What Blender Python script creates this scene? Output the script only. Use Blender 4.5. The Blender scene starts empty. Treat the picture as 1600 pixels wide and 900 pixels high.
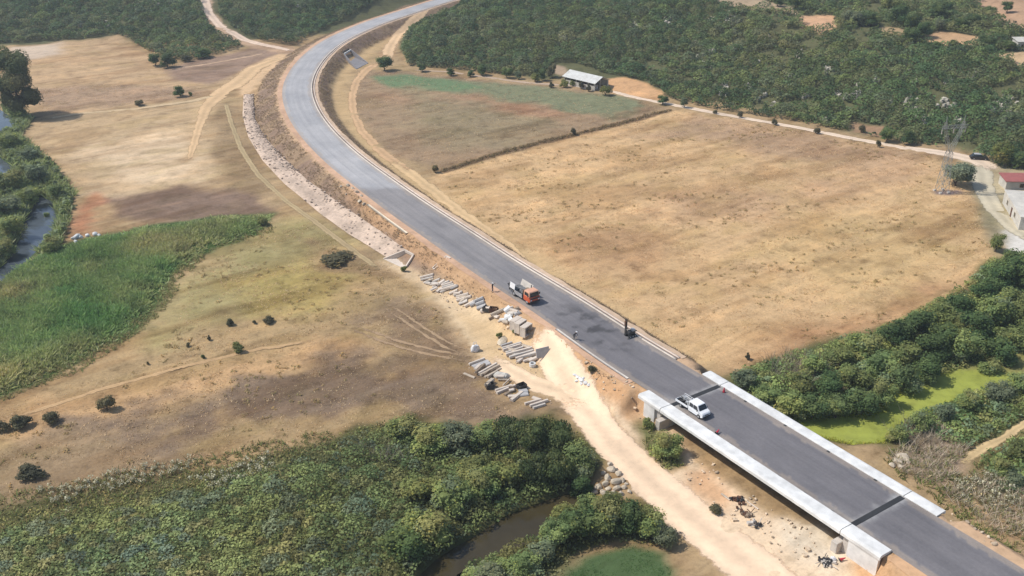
import bpy, math, random
import numpy as np
from mathutils import Vector, Matrix
random.seed(7); RNG = np.random.default_rng(11)
C = bpy.context.scene.collection
PI = math.pi
# ------------------------------------------------------------------ camera model (used to survey the place)
F, PITCH, CZ, ZR = 1550.0, math.radians(25.8), 78.0, 3.0
SP, CP = math.sin(PITCH), math.cos(PITCH)
def ray(p):
    p = np.atleast_2d(np.array(p, float)); u = (p[:, 0]-800)/F; v = (p[:, 1]-450)/F
    return np.stack([u, CP-v*SP, -(SP+v*CP)], 1)
def flat(p, z=0.0):
    d = ray(p); t = (z-CZ)/d[:, 2]
    return d[:, :2]*t[:, None]
def onto(p, dz=0.0):
    d = ray(p); z = np.zeros(len(d))
    for _ in range(45):
        t = (z-CZ)/d[:, 2]; xy = d[:, :2]*t[:, None]; z = 0.25*z+0.75*(height(xy)+dz)
    return np.column_stack([xy, z])
def G(x, y):
    return onto([(x, y)])[0]
def to_px(P):
    x, y, z = P[:, 0], P[:, 1], P[:, 2]-CZ
    zc = np.maximum(y*CP-z*SP, 1e-3); vv = -(y*SP+z*CP)
    return np.column_stack([800+F*x/zc, 450+F*vv/zc]), zc
# ------------------------------------------------------------------ noise
def _h(i, j, s):
    i = i.astype(np.int64); j = j.astype(np.int64)
    n = (i*374761393+j*668265263+s*1274126177) & 0xffffffff
    n = ((n ^ (n >> 13))*1274126177) & 0xffffffff
    return ((n ^ (n >> 16)) & 0xffff)/65535.0
def vn(x, y, s=0):
    i = np.floor(x); j = np.floor(y); fx = x-i; fy = y-j
    fx = fx*fx*(3-2*fx); fy = fy*fy*(3-2*fy)
    return (_h(i, j, s)*(1-fx)+_h(i+1, j, s)*fx)*(1-fy)+(_h(i, j+1, s)*(1-fx)+_h(i+1, j+1, s)*fx)*fy
def fbm(x, y, s=0, o=4):
    a, t, n = 0.5, 0, 0
    for k in range(o):
        t = t+a*vn(x, y, s+k*17); n += a; a *= .5; x = x*2.03+3.1; y = y*2.03+1.7
    return t/n
def sstep(a, b, x):
    t = np.clip((x-a)/(b-a), 0, 1); return t*t*(3-2*t)
# ------------------------------------------------------------------ polylines and polygons in plan
def dens(P, step):
    P = np.asarray(P, float); s = np.r_[0, np.cumsum(np.linalg.norm(np.diff(P, axis=0), axis=1))]
    n = max(2, int(s[-1]/step)+1); t = np.linspace(0, s[-1], n)
    return np.stack([np.interp(t, s, P[:, k]) for k in range(P.shape[1])], 1)
def smooth(P, n):
    P = P.copy()
    for _ in range(n):
        Q = P.copy(); Q[1:-1] = .25*P[:-2]+.5*P[1:-1]+.25*P[2:]; P = Q
    return P
def dline(XY, L):
    if len(XY) > 20000: return dline_big(XY, L)
    """distance, signed side (+ = to the right of travel), arc length"""
    best = np.full(len(XY), 1e9); side = np.zeros(len(XY)); arc = np.zeros(len(XY)); s0 = 0
    for a, b in zip(L[:-1], L[1:]):
        ab = b-a; l = np.hypot(*ab)
        if l < 1e-6: continue
        ap = XY-a; t = np.clip((ap@ab)/l**2, 0, 1); q = ap-t[:, None]*ab
        d = np.hypot(q[:, 0], q[:, 1]); m = d < best
        best = np.where(m, d, best); side = np.where(m, -(ab[0]*ap[:, 1]-ab[1]*ap[:, 0]), side); arc = np.where(m, s0+t*l, arc); s0 += l
    return best, np.sign(side), arc
_DC = {}
def dline_big(XY, L):
    key = (len(XY), float(XY[0, 0]), float(XY[-1, 1]), float(XY[len(XY)//2, 0]), len(L))
    if key in _DC: return _DC[key]
    best = np.full(len(XY), 1e9); side = np.zeros(len(XY)); arc = np.zeros(len(XY)); s = np.r_[0, np.cumsum(np.hypot(*np.diff(L, axis=0).T))]
    for a in range(0, len(XY), 15000):
        X_ = XY[a:a+15000]; d2, sd, ar = dline_seg(X_, L[::12], s[::12]); near = d2 < 45
        if near.any():
            lo = X_[near].min(0)-50; hi = X_[near].max(0)+50
            k = np.where(((L > lo) & (L < hi)).all(1))[0]
            if len(k) > 1: d2[near], sd[near], ar[near] = dline_seg(X_[near], L[k[0]:k[-1]+1:2], s[k[0]:k[-1]+1:2])
        best[a:a+15000] = d2; side[a:a+15000] = sd; arc[a:a+15000] = ar
    _DC[key] = (best, side, arc); return _DC[key]
def dline_seg(XY, L, S):
    best = np.full(len(XY), 1e9); side = np.zeros(len(XY)); arc = np.zeros(len(XY))
    for a, b, s0 in zip(L[:-1], L[1:], S[:-1]):
        ab = b-a; l = np.hypot(*ab); ap = XY-a; t = np.clip((ap@ab)/l**2, 0, 1); q = ap-t[:, None]*ab
        d = np.hypot(q[:, 0], q[:, 1]); m = d < best; cr = -(ab[0]*ap[:, 1]-ab[1]*ap[:, 0])
        best = np.where(m, d, best); side = np.where(m, cr, side); arc = np.where(m, s0+t*l, arc)
    return best, np.sign(side), arc
def sdf(XY, poly):
    d = np.full(len(XY), 1e9); ins = np.zeros(len(XY), bool); n = len(poly)
    for i in range(n):
        a, b = poly[i], poly[(i+1) % n]; ab = b-a; ap = XY-a
        t = np.clip((ap@ab)/max(ab@ab, 1e-9), 0, 1); q = ap-t[:, None]*ab
        d = np.minimum(d, np.hypot(q[:, 0], q[:, 1]))
        c = (a[1] > XY[:, 1]) != (b[1] > XY[:, 1])
        with np.errstate(divide='ignore', invalid='ignore'):
            xi = a[0]+(XY[:, 1]-a[1])*ab[0]/(ab[1] if abs(ab[1]) > 1e-9 else 1e-9)
        ins ^= c & (XY[:, 0] < xi)
    return np.where(ins, -d, d)
def sdf_near(XY, poly, pad=30):
    lo = poly.min(0)-pad; hi = poly.max(0)+pad
    m = (XY[:, 0] > lo[0]) & (XY[:, 0] < hi[0]) & (XY[:, 1] > lo[1]) & (XY[:, 1] < hi[1])
    r = np.full(len(XY), 1e3)
    if m.any(): r[m] = sdf(XY[m], poly)
    return r
# ------------------------------------------------------------------ the road survey
ROAD_L = [(682,1),(645,9),(607,21),(570,32),(540,46),(510,60),(485,77),(465,97),(450,117),(442,135),(442,155),(450,180),(462,202),(482,225),(525,267),(555,287),(580,310),(625,345),(675,377),(725,417),(775,450),(850,497),(882,522),(925,557),(1000,606),(1050,634),(1331,822),(1445,900)]
ROAD_R = [(697,1),(677,11),(637,25),(600,37),(562,52),(532,67),(507,87),(492,107),(484,130),(484,145),(492,170),(507,192),(536,225),(562,247),(612,284),(675,325),(737,365),(800,405),(880,452),(935,485),(972,511),(1015,537),(1095,582),(1128,603),(1410,773),(1597,890)]
_l = dens(flat(ROAD_L, ZR), 1.0); _r = dens(flat(ROAD_R, ZR), 1.0)
_m = []
for q in _l:
    k = np.argmin(np.hypot(*(_r-q).T)); _m.append((q+_r[k])/2)
RC = smooth(dens(np.array(_m), 2.0), 14)
d0 = RC[0]-RC[4]; d0 /= np.hypot(*d0)
far = np.array([RC[0]+d0*k*8+np.array([0.05*k*k*8, 0]) for k in range(12, 0, -1)])
d1 = RC[-8]-RC[-20]; d1 /= np.hypot(*d1)
RC = RC[:-6]
near = np.array([RC[-1]+d1*k*5 for k in range(1, 24)])
RC = smooth(dens(np.vstack([far, RC, near]), 2.0), 10)
RS = np.r_[0, np.cumsum(np.hypot(*np.diff(RC, axis=0).T))]
def road_s(px): return dline(flat([px], ZR), RC)[2][0]
S_J1, S_J2 = road_s((1087.5, 618)), road_s((1370, 799))
S_A0, S_A1 = S_J1-8.5, S_J2+7.0
def half_w(s): return np.interp(s, [0, 60, 150, 250, S_J1-40, S_J1, S_J2, S_J2+60], [4.2, 4.2, 4.0, 4.1, 4.55, 4.75, 4.8, 4.9])
# hill foot: (X, Y)
FOOT = np.array([(-900, 390), (-400, 372), (-160, 366), (-110, 372), (-75, 385), (-47, 388), (-35, 336), (0, 321), (32, 301), (52, 291), (74, 276), (101, 251), (126, 232), (200, 190), (400, 150), (1200, 100)], float)
RIVER = [flat(p, -.8) for p in (
    [(-120,150),(0,172),(22,186),(24,205),(0,216),(-120,225)],
    [(-120,240),(0,246),(22,262),(18,275),(0,290),(-120,330)],
    [(62,306),(80,316),(88,345),(74,378),(42,405),(4,442),(-20,470),(-60,470),(0,420),(24,395),(38,352)],
    [(640,920),(690,872),(730,848),(800,806),(880,776),(915,760),(935,770),(882,800),(842,838),(772,864),(724,890),(703,928)])]
ALGAE = flat([(1215,668),(1260,655),(1310,652),(1372,652),(1398,622),(1470,590),(1540,566),(1620,545),(1620,590),(1540,606),(1480,622),(1400,664),(1378,690),(1330,694),(1290,684),(1240,690)], -.4)
def height_exact(XY):
    XY = np.atleast_2d(XY); x, y = XY[:, 0], XY[:, 1]
    h = (fbm(x/38+5, y/38+9, 3, 3)-.5)*1.0
    d, side, s = dline(XY, RC)
    foot = np.interp(x, FOOT[:, 0], FOOT[:, 1])+8*(fbm(x/25, y/25, 41, 2)-.5)
    up = np.maximum(0, y-foot); near_r = sstep(9, 34, d)
    h = h+(60*(1-np.exp(-.14*up/60))+np.minimum(up/30, 1)*3.5*(fbm(x/22, y/22, 8, 3)-.4))*near_r
    w = half_w(s)
    # embankment
    wl = np.interp(s, [0, 90, 140, 300, S_J1-60, S_J1], [3, 5, 8.5, 7, 4.6, 4.6]); wr = np.interp(s, [0, 90, 140, 260, S_J1-90, S_J1], [3, 8, 8, 4.6, 3.6, 3.6])
    ww = np.where(side > 0, wl, wr)   # travel is toward the camera: its right hand is the picture's left
    e = d-w-np.where(side > 0, 1.6, 2.0)
    emb = 1-sstep(0, 1, e/ww)*1.0
    lin = np.clip(1-e/ww, 0, 1); emb = .35*emb+.65*lin
    span = sstep(S_J1-1.2, S_J1-.4, s)*(1-sstep(S_J2+.4, S_J2+1.2, s))
    beside = (e+np.where(side > 0, 1.6, 2.0) > 1.15)*sstep(S_J1-6.4, S_J1-5.0, s)*(1-sstep(S_J2+5.2, S_J2+6.4, s))
    emb = emb*(1-span)*(1-.92*beside)
    # the cut slope past the second joint, bulging outwards as sand
    h = h*(1-emb)+(ZR-.10)*emb
    for k, P in enumerate(RIVER):
        h = h-2.0*(1-sstep(-2.5, 2.0, sdf_near(XY, P, 6)))
    h = h-1.1*(1-sstep(-2.5, 2.5, sdf_near(XY, ALGAE, 6)))
    return h
_gx = np.arange(-330, 331, 1.0); _gy = np.arange(50, 600, 1.0)
_GX, _GY = np.meshgrid(_gx, _gy); HG = height_exact(np.column_stack([_GX.ravel(), _GY.ravel()])).reshape(_GX.shape)
def height(XY):
    XY = np.atleast_2d(XY); u = np.clip(XY[:, 0]+330, 0, len(_gx)-1.001); v = np.clip(XY[:, 1]-50, 0, len(_gy)-1.001)
    i = u.astype(int); j = v.astype(int); a = u-i; b = v-j
    return (HG[j, i]*(1-a)+HG[j, i+1]*a)*(1-b)+(HG[j+1, i]*(1-a)+HG[j+1, i+1]*a)*b
# ------------------------------------------------------------------ materials
def lin(r, g, b, k=1.0):
    def f(c):
        c /= 255.0
        return (c/12.92 if c <= .04045 else ((c+.055)/1.055)**2.4)*k
    return (f(r), f(g), f(b))
def new_mat(name):
    m = bpy.data.materials.new(name); m.use_nodes = True; nt = m.node_tree
    return m, nt, nt.nodes['Principled BSDF']
def N(nt, t, **kw):
    n = nt.nodes.new(t)
    for k, v in kw.items():
        if k in n.inputs: n.inputs[k].default_value = v
        else: setattr(n, k, v)
    return n
def noise(nt, scale, detail=4, rough=.6, vec=None, mapscale=None):
    tc = N(nt, 'ShaderNodeTexCoord'); src = tc.outputs['Object'] if vec is None else vec
    if mapscale:
        mp = N(nt, 'ShaderNodeMapping'); mp.inputs['Scale'].default_value = mapscale; nt.links.new(src, mp.inputs['Vector']); src = mp.outputs['Vector']
    n = N(nt, 'ShaderNodeTexNoise', Scale=scale, Detail=detail, Roughness=rough); nt.links.new(src, n.inputs['Vector'])
    return n.outputs['Fac']
def ramp(nt, fac, stops):
    r = N(nt, 'ShaderNodeValToRGB'); el = r.color_ramp.elements
    while len(el) < len(stops): el.new(.5)
    for e, (p, c) in zip(el, stops):
        e.position = p; e.color = (*c, 1) if len(c) == 3 else c
    nt.links.new(fac, r.inputs['Fac']); return r.outputs['Color']
def mix(nt, mode, fac, a, b):
    m = N(nt, 'ShaderNodeMix', data_type='RGBA', blend_type=mode)
    for sock, v in ((m.inputs['Factor'], fac), (m.inputs['A'], a), (m.inputs['B'], b)):
        pass
    fi, ai, bi = m.inputs[0], m.inputs[6], m.inputs[7]
    for sock, v in ((fi, fac), (ai, a), (bi, b)):
        if hasattr(v, 'is_linked'): nt.links.new(v, sock)
        elif isinstance(v, (int, float)): sock.default_value = v
        else: sock.default_value = (*v, 1)
    return m.outputs[2]
def bump(nt, fac, strength, dist, bs):
    b = N(nt, 'ShaderNodeBump', Strength=strength, Distance=dist); nt.links.new(fac, b.inputs['Height']); nt.links.new(b.outputs['Normal'], bs.inputs['Normal'])
def g3(v): return (v, v, v)
def vary(name, col, amt=.35, scale=1.2, rough=.85, spec=.25, bumps=.3, bdist=.03, coarse=.2, metal=0.0):
    """plain material with two scales of mottling"""
    m, nt, bs = new_mat(name)
    f1 = noise(nt, scale, 5, .65); f2 = noise(nt, scale*coarse, 3, .5)
    c = mix(nt, 'MULTIPLY', 1.0, col, ramp(nt, f1, [(.25, g3(1-amt)), (.75, g3(1+amt*.6))]))
    c = mix(nt, 'MULTIPLY', 1.0, c, ramp(nt, f2, [(.3, g3(1-amt*.6)), (.7, g3(1+amt*.4))]))
    nt.links.new(c, bs.inputs['Base Color']); bs.inputs['Roughness'].default_value = rough; bs.inputs['Specular IOR Level'].default_value = spec
    bs.inputs['Metallic'].default_value = metal
    if bumps: bump(nt, f1, bumps, bdist, bs)
    return m
def attr_col(nt): 
    a = N(nt, 'ShaderNodeAttribute', attribute_name='Col'); return a.outputs['Color']
def leaf_mat(name, sat=1.0):
    """foliage: own colour per clump times a little per-object change"""
    m, nt, bs = new_mat(name)
    oi = N(nt, 'ShaderNodeObjectInfo'); c = attr_col(nt)
    c = mix(nt, 'MULTIPLY', 1.0, c, ramp(nt, oi.outputs['Random'], [(0, (.78, .82, .80)), (.35, (1.0, .98, .9)), (.7, (.92, 1.02, .95)), (1, (1.22, 1.16, 1.0))]))
    nt.links.new(c, bs.inputs['Base Color']); bs.inputs['Roughness'].default_value = .75; bs.inputs['Specular IOR Level'].default_value = .15
    tr = N(nt, 'ShaderNodeBsdfTranslucent'); nt.links.new(c, tr.inputs['Color']); ms = N(nt, 'ShaderNodeMixShader', Fac=.36)
    nt.links.new(bs.outputs[0], ms.inputs[1]); nt.links.new(tr.outputs[0], ms.inputs[2]); nt.links.new(ms.outputs[0], nt.nodes['Material Output'].inputs['Surface'])
    return m
def ground_mat():
    m, nt, bs = new_mat('earth')
    tc = N(nt, 'ShaderNodeTexCoord'); c = attr_col(nt)
    ro = N(nt, 'ShaderNodeAttribute', attribute_name='Rough').outputs['Fac']
    big = noise(nt, .045, 5, .62); mid = noise(nt, .32, 6, .7); fine = noise(nt, 2.4, 5, .75)
    mpv = N(nt, 'ShaderNodeMapping'); mpv.vector_type = 'TEXTURE'; mpv.inputs['Rotation'].default_value = (0, 0, math.radians(38)); mpv.inputs['Scale'].default_value = (16, 1.5, 3)
    nt.links.new(tc.outputs['Object'], mpv.inputs['Vector'])
    st = N(nt, 'ShaderNodeTexNoise', Scale=1.0, Detail=5, Roughness=.65); nt.links.new(mpv.outputs['Vector'], st.inputs['Vector'])
    c = mix(nt, 'MULTIPLY', 1.0, c, ramp(nt, big, [(.3, (.92, .90, .88)), (.52, (1, 1, 1)), (.72, (1.07, 1.06, 1.04))]))
    c = mix(nt, 'MULTIPLY', .6, c, ramp(nt, st.outputs['Fac'], [(.28, (.74, .72, .70)), (.5, (1, 1, 1)), (.75, (1.14, 1.12, 1.08))]))
    c = mix(nt, 'MULTIPLY', ro, c, ramp(nt, mid, [(.30, (.58, .56, .52)), (.47, (.98, .98, .97)), (.68, (1.16, 1.14, 1.1))]))
    c = mix(nt, 'MULTIPLY', ro, c, ramp(nt, fine, [(.25, (.62, .6, .56)), (.5, (1, 1, 1)), (.8, (1.22, 1.2, 1.15))]))
    nt.links.new(c, bs.inputs['Base Color']); bs.inputs['Roughness'].default_value = .95; bs.inputs['Specular IOR Level'].default_value = .1
    bump(nt, mid, .5, .25, bs)
    return m
def attr_mat(name, amt=.25, scale=1.0, rough=.9, spec=.2, bumps=.3, bdist=.05):
    m, nt, bs = new_mat(name); c = attr_col(nt)
    f1 = noise(nt, scale, 6, .7); f2 = noise(nt, scale*.12, 4, .55)
    c = mix(nt, 'MULTIPLY', 1.0, c, ramp(nt, f1, [(.28, g3(1-amt)), (.5, g3(1.0)), (.75, g3(1+amt*.7))]))
    c = mix(nt, 'MULTIPLY', 1.0, c, ramp(nt, f2, [(.3, g3(1-amt*.6)), (.7, g3(1+amt*.5))]))
    nt.links.new(c, bs.inputs['Base Color']); bs.inputs['Roughness'].default_value = rough; bs.inputs['Specular IOR Level'].default_value = spec
    if bumps: bump(nt, f1, bumps, bdist, bs)
    return m
def asphalt_mat():
    m, nt, bs = new_mat('asphalt'); c = attr_col(nt)
    uv = N(nt, 'ShaderNodeUVMap', uv_map='UVMap').outputs['UV']
    lanes = noise(nt, 1.0, 4, .6, uv, (1.1, .018, 1)); wide = noise(nt, .09, 5, .6); fine = noise(nt, 3.5, 4, .7)
    patch = noise(nt, 1.0, 5, .65, uv, (.35, .12, 1))
    c = mix(nt, 'MULTIPLY', 1.0, c, ramp(nt, lanes, [(.3, (.86, .86, .87)), (.5, (1, 1, 1)), (.7, (1.13, 1.12, 1.1))]))
    c = mix(nt, 'MULTIPLY', 1.0, c, ramp(nt, wide, [(.3, g3(.86)), (.7, (1.14, 1.12, 1.09))]))
    c = mix(nt, 'MULTIPLY', 1.0, c, ramp(nt, patch, [(.3, g3(.9)), (.7, g3(1.1))]))
    c = mix(nt, 'MULTIPLY', 1.0, c, ramp(nt, fine, [(.25, g3(.86)), (.75, g3(1.13))]))
    nt.links.new(c, bs.inputs['Base Color']); bs.inputs['Roughness'].default_value = .8; bs.inputs['Specular IOR Level'].default_value = .3
    bump(nt, fine, .2, .02, bs); return m
def water_mat(name, col, rough=.06):
    m, nt, bs = new_mat(name); f = noise(nt, .6, 4, .6)
    nt.links.new(mix(nt, 'MULTIPLY', 1.0, col, ramp(nt, noise(nt, .12, 4, .6), [(.3, g3(.7)), (.7, g3(1.25))])), bs.inputs['Base Color'])
    bs.inputs['Roughness'].default_value = rough; bs.inputs['IOR'].default_value = 1.33; bs.inputs['Specular IOR Level'].default_value = .6
    bump(nt, f, .08, .05, bs); return m
def sheet_metal(name, col):
    m, nt, bs = new_mat(name)
    w = N(nt, 'ShaderNodeTexWave', Scale=4.0, Distortion=0.0); tc = N(nt, 'ShaderNodeTexCoord'); nt.links.new(tc.outputs['Object'], w.inputs['Vector'])
    c = mix(nt, 'MULTIPLY', 1.0, col, ramp(nt, noise(nt, .8, 5, .7), [(.3, (.8, .77, .74)), (.6, (1.03, 1.03, 1.02))]))
    nt.links.new(c, bs.inputs['Base Color']); bs.inputs['Roughness'].default_value = .6
    bump(nt, w.outputs['Fac'], .4, .04, bs); return m
M = {}
K = .86   # albedo seen against sunlit colour
M['earth'] = ground_mat()
M['asphalt'] = asphalt_mat()
M['path'] = attr_mat('packed_dirt', .22, .8, .95, .1, .4, .08)
def soft_path_mat():
    m = attr_mat('worn_dirt', .13, .8, .95, .1, .4, .08); nt = m.node_tree; bs = nt.nodes['Principled BSDF']
    e = N(nt, 'ShaderNodeAttribute', attribute_name='Edge').outputs['Fac']; f = noise(nt, .9, 6, .72)
    ad = N(nt, 'ShaderNodeMath', operation='ADD'); nt.links.new(e, ad.inputs[0]); nt.links.new(f, ad.inputs[1])
    nt.links.new(ramp(nt, ad.outputs[0], [(.56, g3(0)), (.80, g3(1))]), bs.inputs['Alpha']); return m
M['worn'] = soft_path_mat()
M['stones'] = attr_mat('stone_bedding', .3, 1.6, .9, .2, .8, .2)
M['leaf'] = leaf_mat('foliage')
M['bark'] = vary('bark', (.12, .085, .06), .4, 3)
M['bark_pale'] = vary('pale_bark', (.36, .31, .26), .3, 3)
M['concrete'] = vary('new_concrete', (.70, .685, .65), .22, .7, .8, .3, .2, .02, coarse=.25)
M['concrete_old'] = vary('weathered_concrete', (.58, .52, .45), .25, 1.2, .85, .25, .3, .02)
M['concrete_grey'] = vary('grey_concrete', (.45, .43, .41), .25, 1.3, .85, .25, .3, .02)
M['concrete_shaded'] = vary('shaded_concrete', (.24, .225, .225), .25, 1.0)  # shade put into the colour, for the far culvert's walls and apron
M['concrete_pink'] = vary('sandy_concrete', (.66, .56, .46), .25, 1.0, .85, .25, .3, .02)
M['girder'] = vary('girder_concrete', (.42, .42, .44), .15, .8)
M['rubber'] = vary('rubber', (.018, .018, .018), .3, 6, .8, .3, .2, .01)
M['joint'] = vary('joint_rubber', (.035, .035, .036), .3, 3, .7, .3, .2, .01)
M['white_paint'] = vary('white_paint', (.80, .80, .80), .07, 1.5, .35, .5, 0)
M['glass'] = vary('dark_glass', (.015, .018, .022), .2, 1, .08, .6, 0)
M['orange_paint'] = vary('orange_paint', (.55, .10, .035), .18, 2, .45, .45, 0)
M['pale_orange'] = vary('faded_orange_paint', (.66, .36, .23), .12, 2, .5, .4, 0)
M['grey_metal'] = vary('grey_metal', (.40, .40, .40), .2, 2, .5, .5, 0)
M['dark_metal'] = vary('dark_metal', (.045, .042, .04), .4, 3, .6, .4, .1)
M['galvanised'] = vary('galvanised_steel', (.29, .295, .27), .15, 1, .6, .5, 0)
M['rusty'] = vary('rusty_metal', (.13, .065, .04), .45, 3, .85, .2, .3)
M['red'] = vary('red_plastic', (.50, .02, .045), .2, 4, .5, .4, 0)
M['yellow'] = vary('yellow_paint', (.55, .36, .05), .2, 3, .5, .4, 0)
M['timber'] = vary('old_timber', (.30, .225, .16), .35, 2.5, .9, .15, .3)
M['timber_pale'] = vary('pale_timber', (.52, .43, .33), .3, 2.5, .9, .15, .3)
M['roof_pale'] = sheet_metal('pale_sheet_roof', (.58, .575, .54))
M['roof_red'] = sheet_metal('red_sheet_roof', (.36, .11, .09))
M['roof_cyan'] = sheet_metal('light_blue_roof', (.55, .63, .64))
M['plaster'] = vary('pale_plaster', (.56, .52, .45), .25, .6)
M['rock'] = vary('limestone', (.55, .51, .45), .35, 1.2, .9, .2, .6, .1)
M['rock_tan'] = vary('tan_limestone', (.56, .47, .35), .35, 1.2, .9, .2, .6, .1)
M['sack'] = vary('white_sack', (.70, .68, .66), .15, 3, .8, .2, .4)
M['skin'] = vary('skin', (.35, .2, .14), .1, 3, .6, .3, 0)
M['dark_cloth'] = vary('dark_cloth', (.03, .03, .036), .3, 6, .9, .15, 0)
M['grey_cloth'] = vary('grey_cloth', (.12, .12, .13), .3, 6, .9, .15, 0)
M['vest'] = vary('work_vest', (.25, .16, .09), .2, 6, .8, .2, 0)
M['river'] = water_mat('river_water', (.07, .085, .10))
M['stream'] = water_mat('muddy_water', (.055, .043, .020), .10)
M['algae'] = attr_mat('algae', .3, .5, .8, .25, .3, .05)
M['load'] = vary('mixed_scrap', (.22, .22, .22), .5, 5, .8, .2, .3)
# ------------------------------------------------------------------ mesh helpers
def link(name, me, mat=None, parent=None, loc=None):
    o = bpy.data.objects.new(name, me); C.objects.link(o)
    if mat is not None:
        for mm in (mat if isinstance(mat, (list, tuple)) else [mat]): me.materials.append(M[mm] if isinstance(mm, str) else mm)
    if parent: o.parent = parent
    if loc is not None: o.location = loc
    return o
def np_mesh(name, V, Fq, col=None, smooth_sh=False, uv=None, extra=None):
    """V (n,3); Fq (m,3|4) int; col per vertex"""
    me = bpy.data.meshes.new(name); V = np.asarray(V, np.float32); Fq = np.asarray(Fq, np.int32); k = Fq.shape[1]
    me.vertices.add(len(V)); me.vertices.foreach_set('co', V.ravel())
    me.loops.add(Fq.size); me.loops.foreach_set('vertex_index', Fq.ravel())
    me.polygons.add(len(Fq)); me.polygons.foreach_set('loop_start', np.arange(0, Fq.size, k, dtype=np.int32))
    try: me.polygons.foreach_set('loop_total', np.full(len(Fq), k, np.int32))
    except Exception: pass
    if col is not None:
        a = me.color_attributes.new('Col', 'FLOAT_COLOR', 'POINT'); c4 = np.ones((len(V), 4), np.float32); c4[:, :3] = col; a.data.foreach_set('color', c4.ravel())
    for nm, vals in (extra or {}).items():
        a = me.attributes.new(nm, 'FLOAT', 'POINT'); a.data.foreach_set('value', np.asarray(vals, np.float32))
    if uv is not None:
        u = me.uv_layers.new(name='UVMap'); u.data.foreach_set('uv', np.asarray(uv, np.float32)[Fq.ravel()].ravel())
    if smooth_sh: me.polygons.foreach_set('use_smooth', np.ones(len(Fq), bool))
    me.update(calc_edges=True); return me
def tag(o, label, cat=None, group=None, kind=None):
    o['label'] = label
    if cat: o['category'] = cat; o['kind'] = 'thing'
    if group: o['group'] = group
    if kind: o['kind'] = kind
    return o
def thing(name, label, cat, loc=(0, 0, 0), rz=0.0, group=None):
    o = bpy.data.objects.new(name, None); C.objects.link(o); o.location = loc; o.rotation_euler = (0, 0, rz); o.empty_display_size = .3
    return tag(o, label, cat, group)
class MB:
    def __init__(s): s.v = []; s.f = []; s.m = []; s.cur = 0
    def add(s, V, Fs):
        b = len(s.v); s.v += [tuple(p) for p in V]; s.f += [tuple(b+i for i in f) for f in Fs]; s.m += [s.cur]*len(Fs); return s
    def box(s, c, d, rz=0, ry=0, rx=0, taper=1.0):
        x, y, z = d[0]/2, d[1]/2, d[2]/2; R = Matrix.Rotation(rz, 3, 'Z') @ Matrix.Rotation(ry, 3, 'Y') @ Matrix.Rotation(rx, 3, 'X')
        P = [(-x, -y, -z), (x, -y, -z), (x, y, -z), (-x, y, -z), (-x*taper, -y*taper, z), (x*taper, -y*taper, z), (x*taper, y*taper, z), (-x*taper, y*taper, z)]
        P = [tuple(R @ Vector(p)+Vector(c)) for p in P]
        return s.add(P, [(3, 2, 1, 0), (4, 5, 6, 7), (0, 1, 5, 4), (1, 2, 6, 5), (2, 3, 7, 6), (3, 0, 4, 7)])
    def bar(s, a, b, w, h=None):
        a, b = Vector(a), Vector(b); d = (b-a).normalized(); h = h or w
        up = Vector((0, 0, 1)) if abs(d.z) < .95 else Vector((1, 0, 0)); x = d.cross(up).normalized(); y = x.cross(d)
        P = []
        for p in (a, b): P += [p-x*w/2-y*h/2, p+x*w/2-y*h/2, p+x*w/2+y*h/2, p-x*w/2+y*h/2]
        return s.add(P, [(3, 2, 1, 0), (4, 5, 6, 7), (0, 1, 5, 4), (1, 2, 6, 5), (2, 3, 7, 6), (3, 0, 4, 7)])
    def cyl(s, a, b, r, r2=None, n=12, cap=True):
        a, b = Vector(a), Vector(b); d = (b-a).normalized(); r2 = r if r2 is None else r2
        up = Vector((0, 0, 1)) if abs(d.z) < .95 else Vector((1, 0, 0)); x = d.cross(up).normalized(); y = x.cross(d); P = []
        for p, q in ((a, r), (b, r2)): P += [p+x*q*math.cos(2*PI*i/n)+y*q*math.sin(2*PI*i/n) for i in range(n)]
        Fs = [(i, (i+1) % n, n+(i+1) % n, n+i) for i in range(n)]
        if cap: Fs += [tuple(range(n))[::-1], tuple(range(n, 2*n))]
        return s.add(P, Fs)
    def prism(s, prof, y0, y1, inset=None):
        """profile in (x,z) extruded along y; inset(x,z)->dy pulls the sides in"""
        n = len(prof); ins = inset or (lambda x, z: 0)
        P = [(x, y0+ins(x, z), z) for x, z in prof]+[(x, y1-ins(x, z), z) for x, z in prof]
        return s.add(P, [tuple(range(n)), tuple(range(2*n-1, n-1, -1))]+[(i, n+i, n+(i+1) % n, (i+1) % n) for i in range(n)])
    def build(s, name, mat, parent=None, loc=None, bevel=0, seg=1, sm=False):
        me = bpy.data.meshes.new(name); me.from_pydata(s.v, [], s.f); me.update()
        import bmesh
        bm = bmesh.new(); bm.from_mesh(me); bmesh.ops.recalc_face_normals(bm, faces=bm.faces)
        if bevel: bmesh.ops.bevel(bm, geom=[e for e in bm.edges if e.calc_face_angle(0) > .5], offset=bevel, segments=seg, affect='EDGES', clamp_overlap=True)
        bm.to_mesh(me); bm.free()
        if not bevel:
            me.polygons.foreach_set('material_index', s.m)
        if sm: me.polygons.foreach_set('use_smooth', [True]*len(me.polygons))
        return link(name, me, mat, parent, loc)
def copy_tree(o, parent=None):
    c = o.copy(); C.objects.link(c); c.parent = parent
    for ch in list(o.children): copy_tree(ch, c)
    return c
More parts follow.
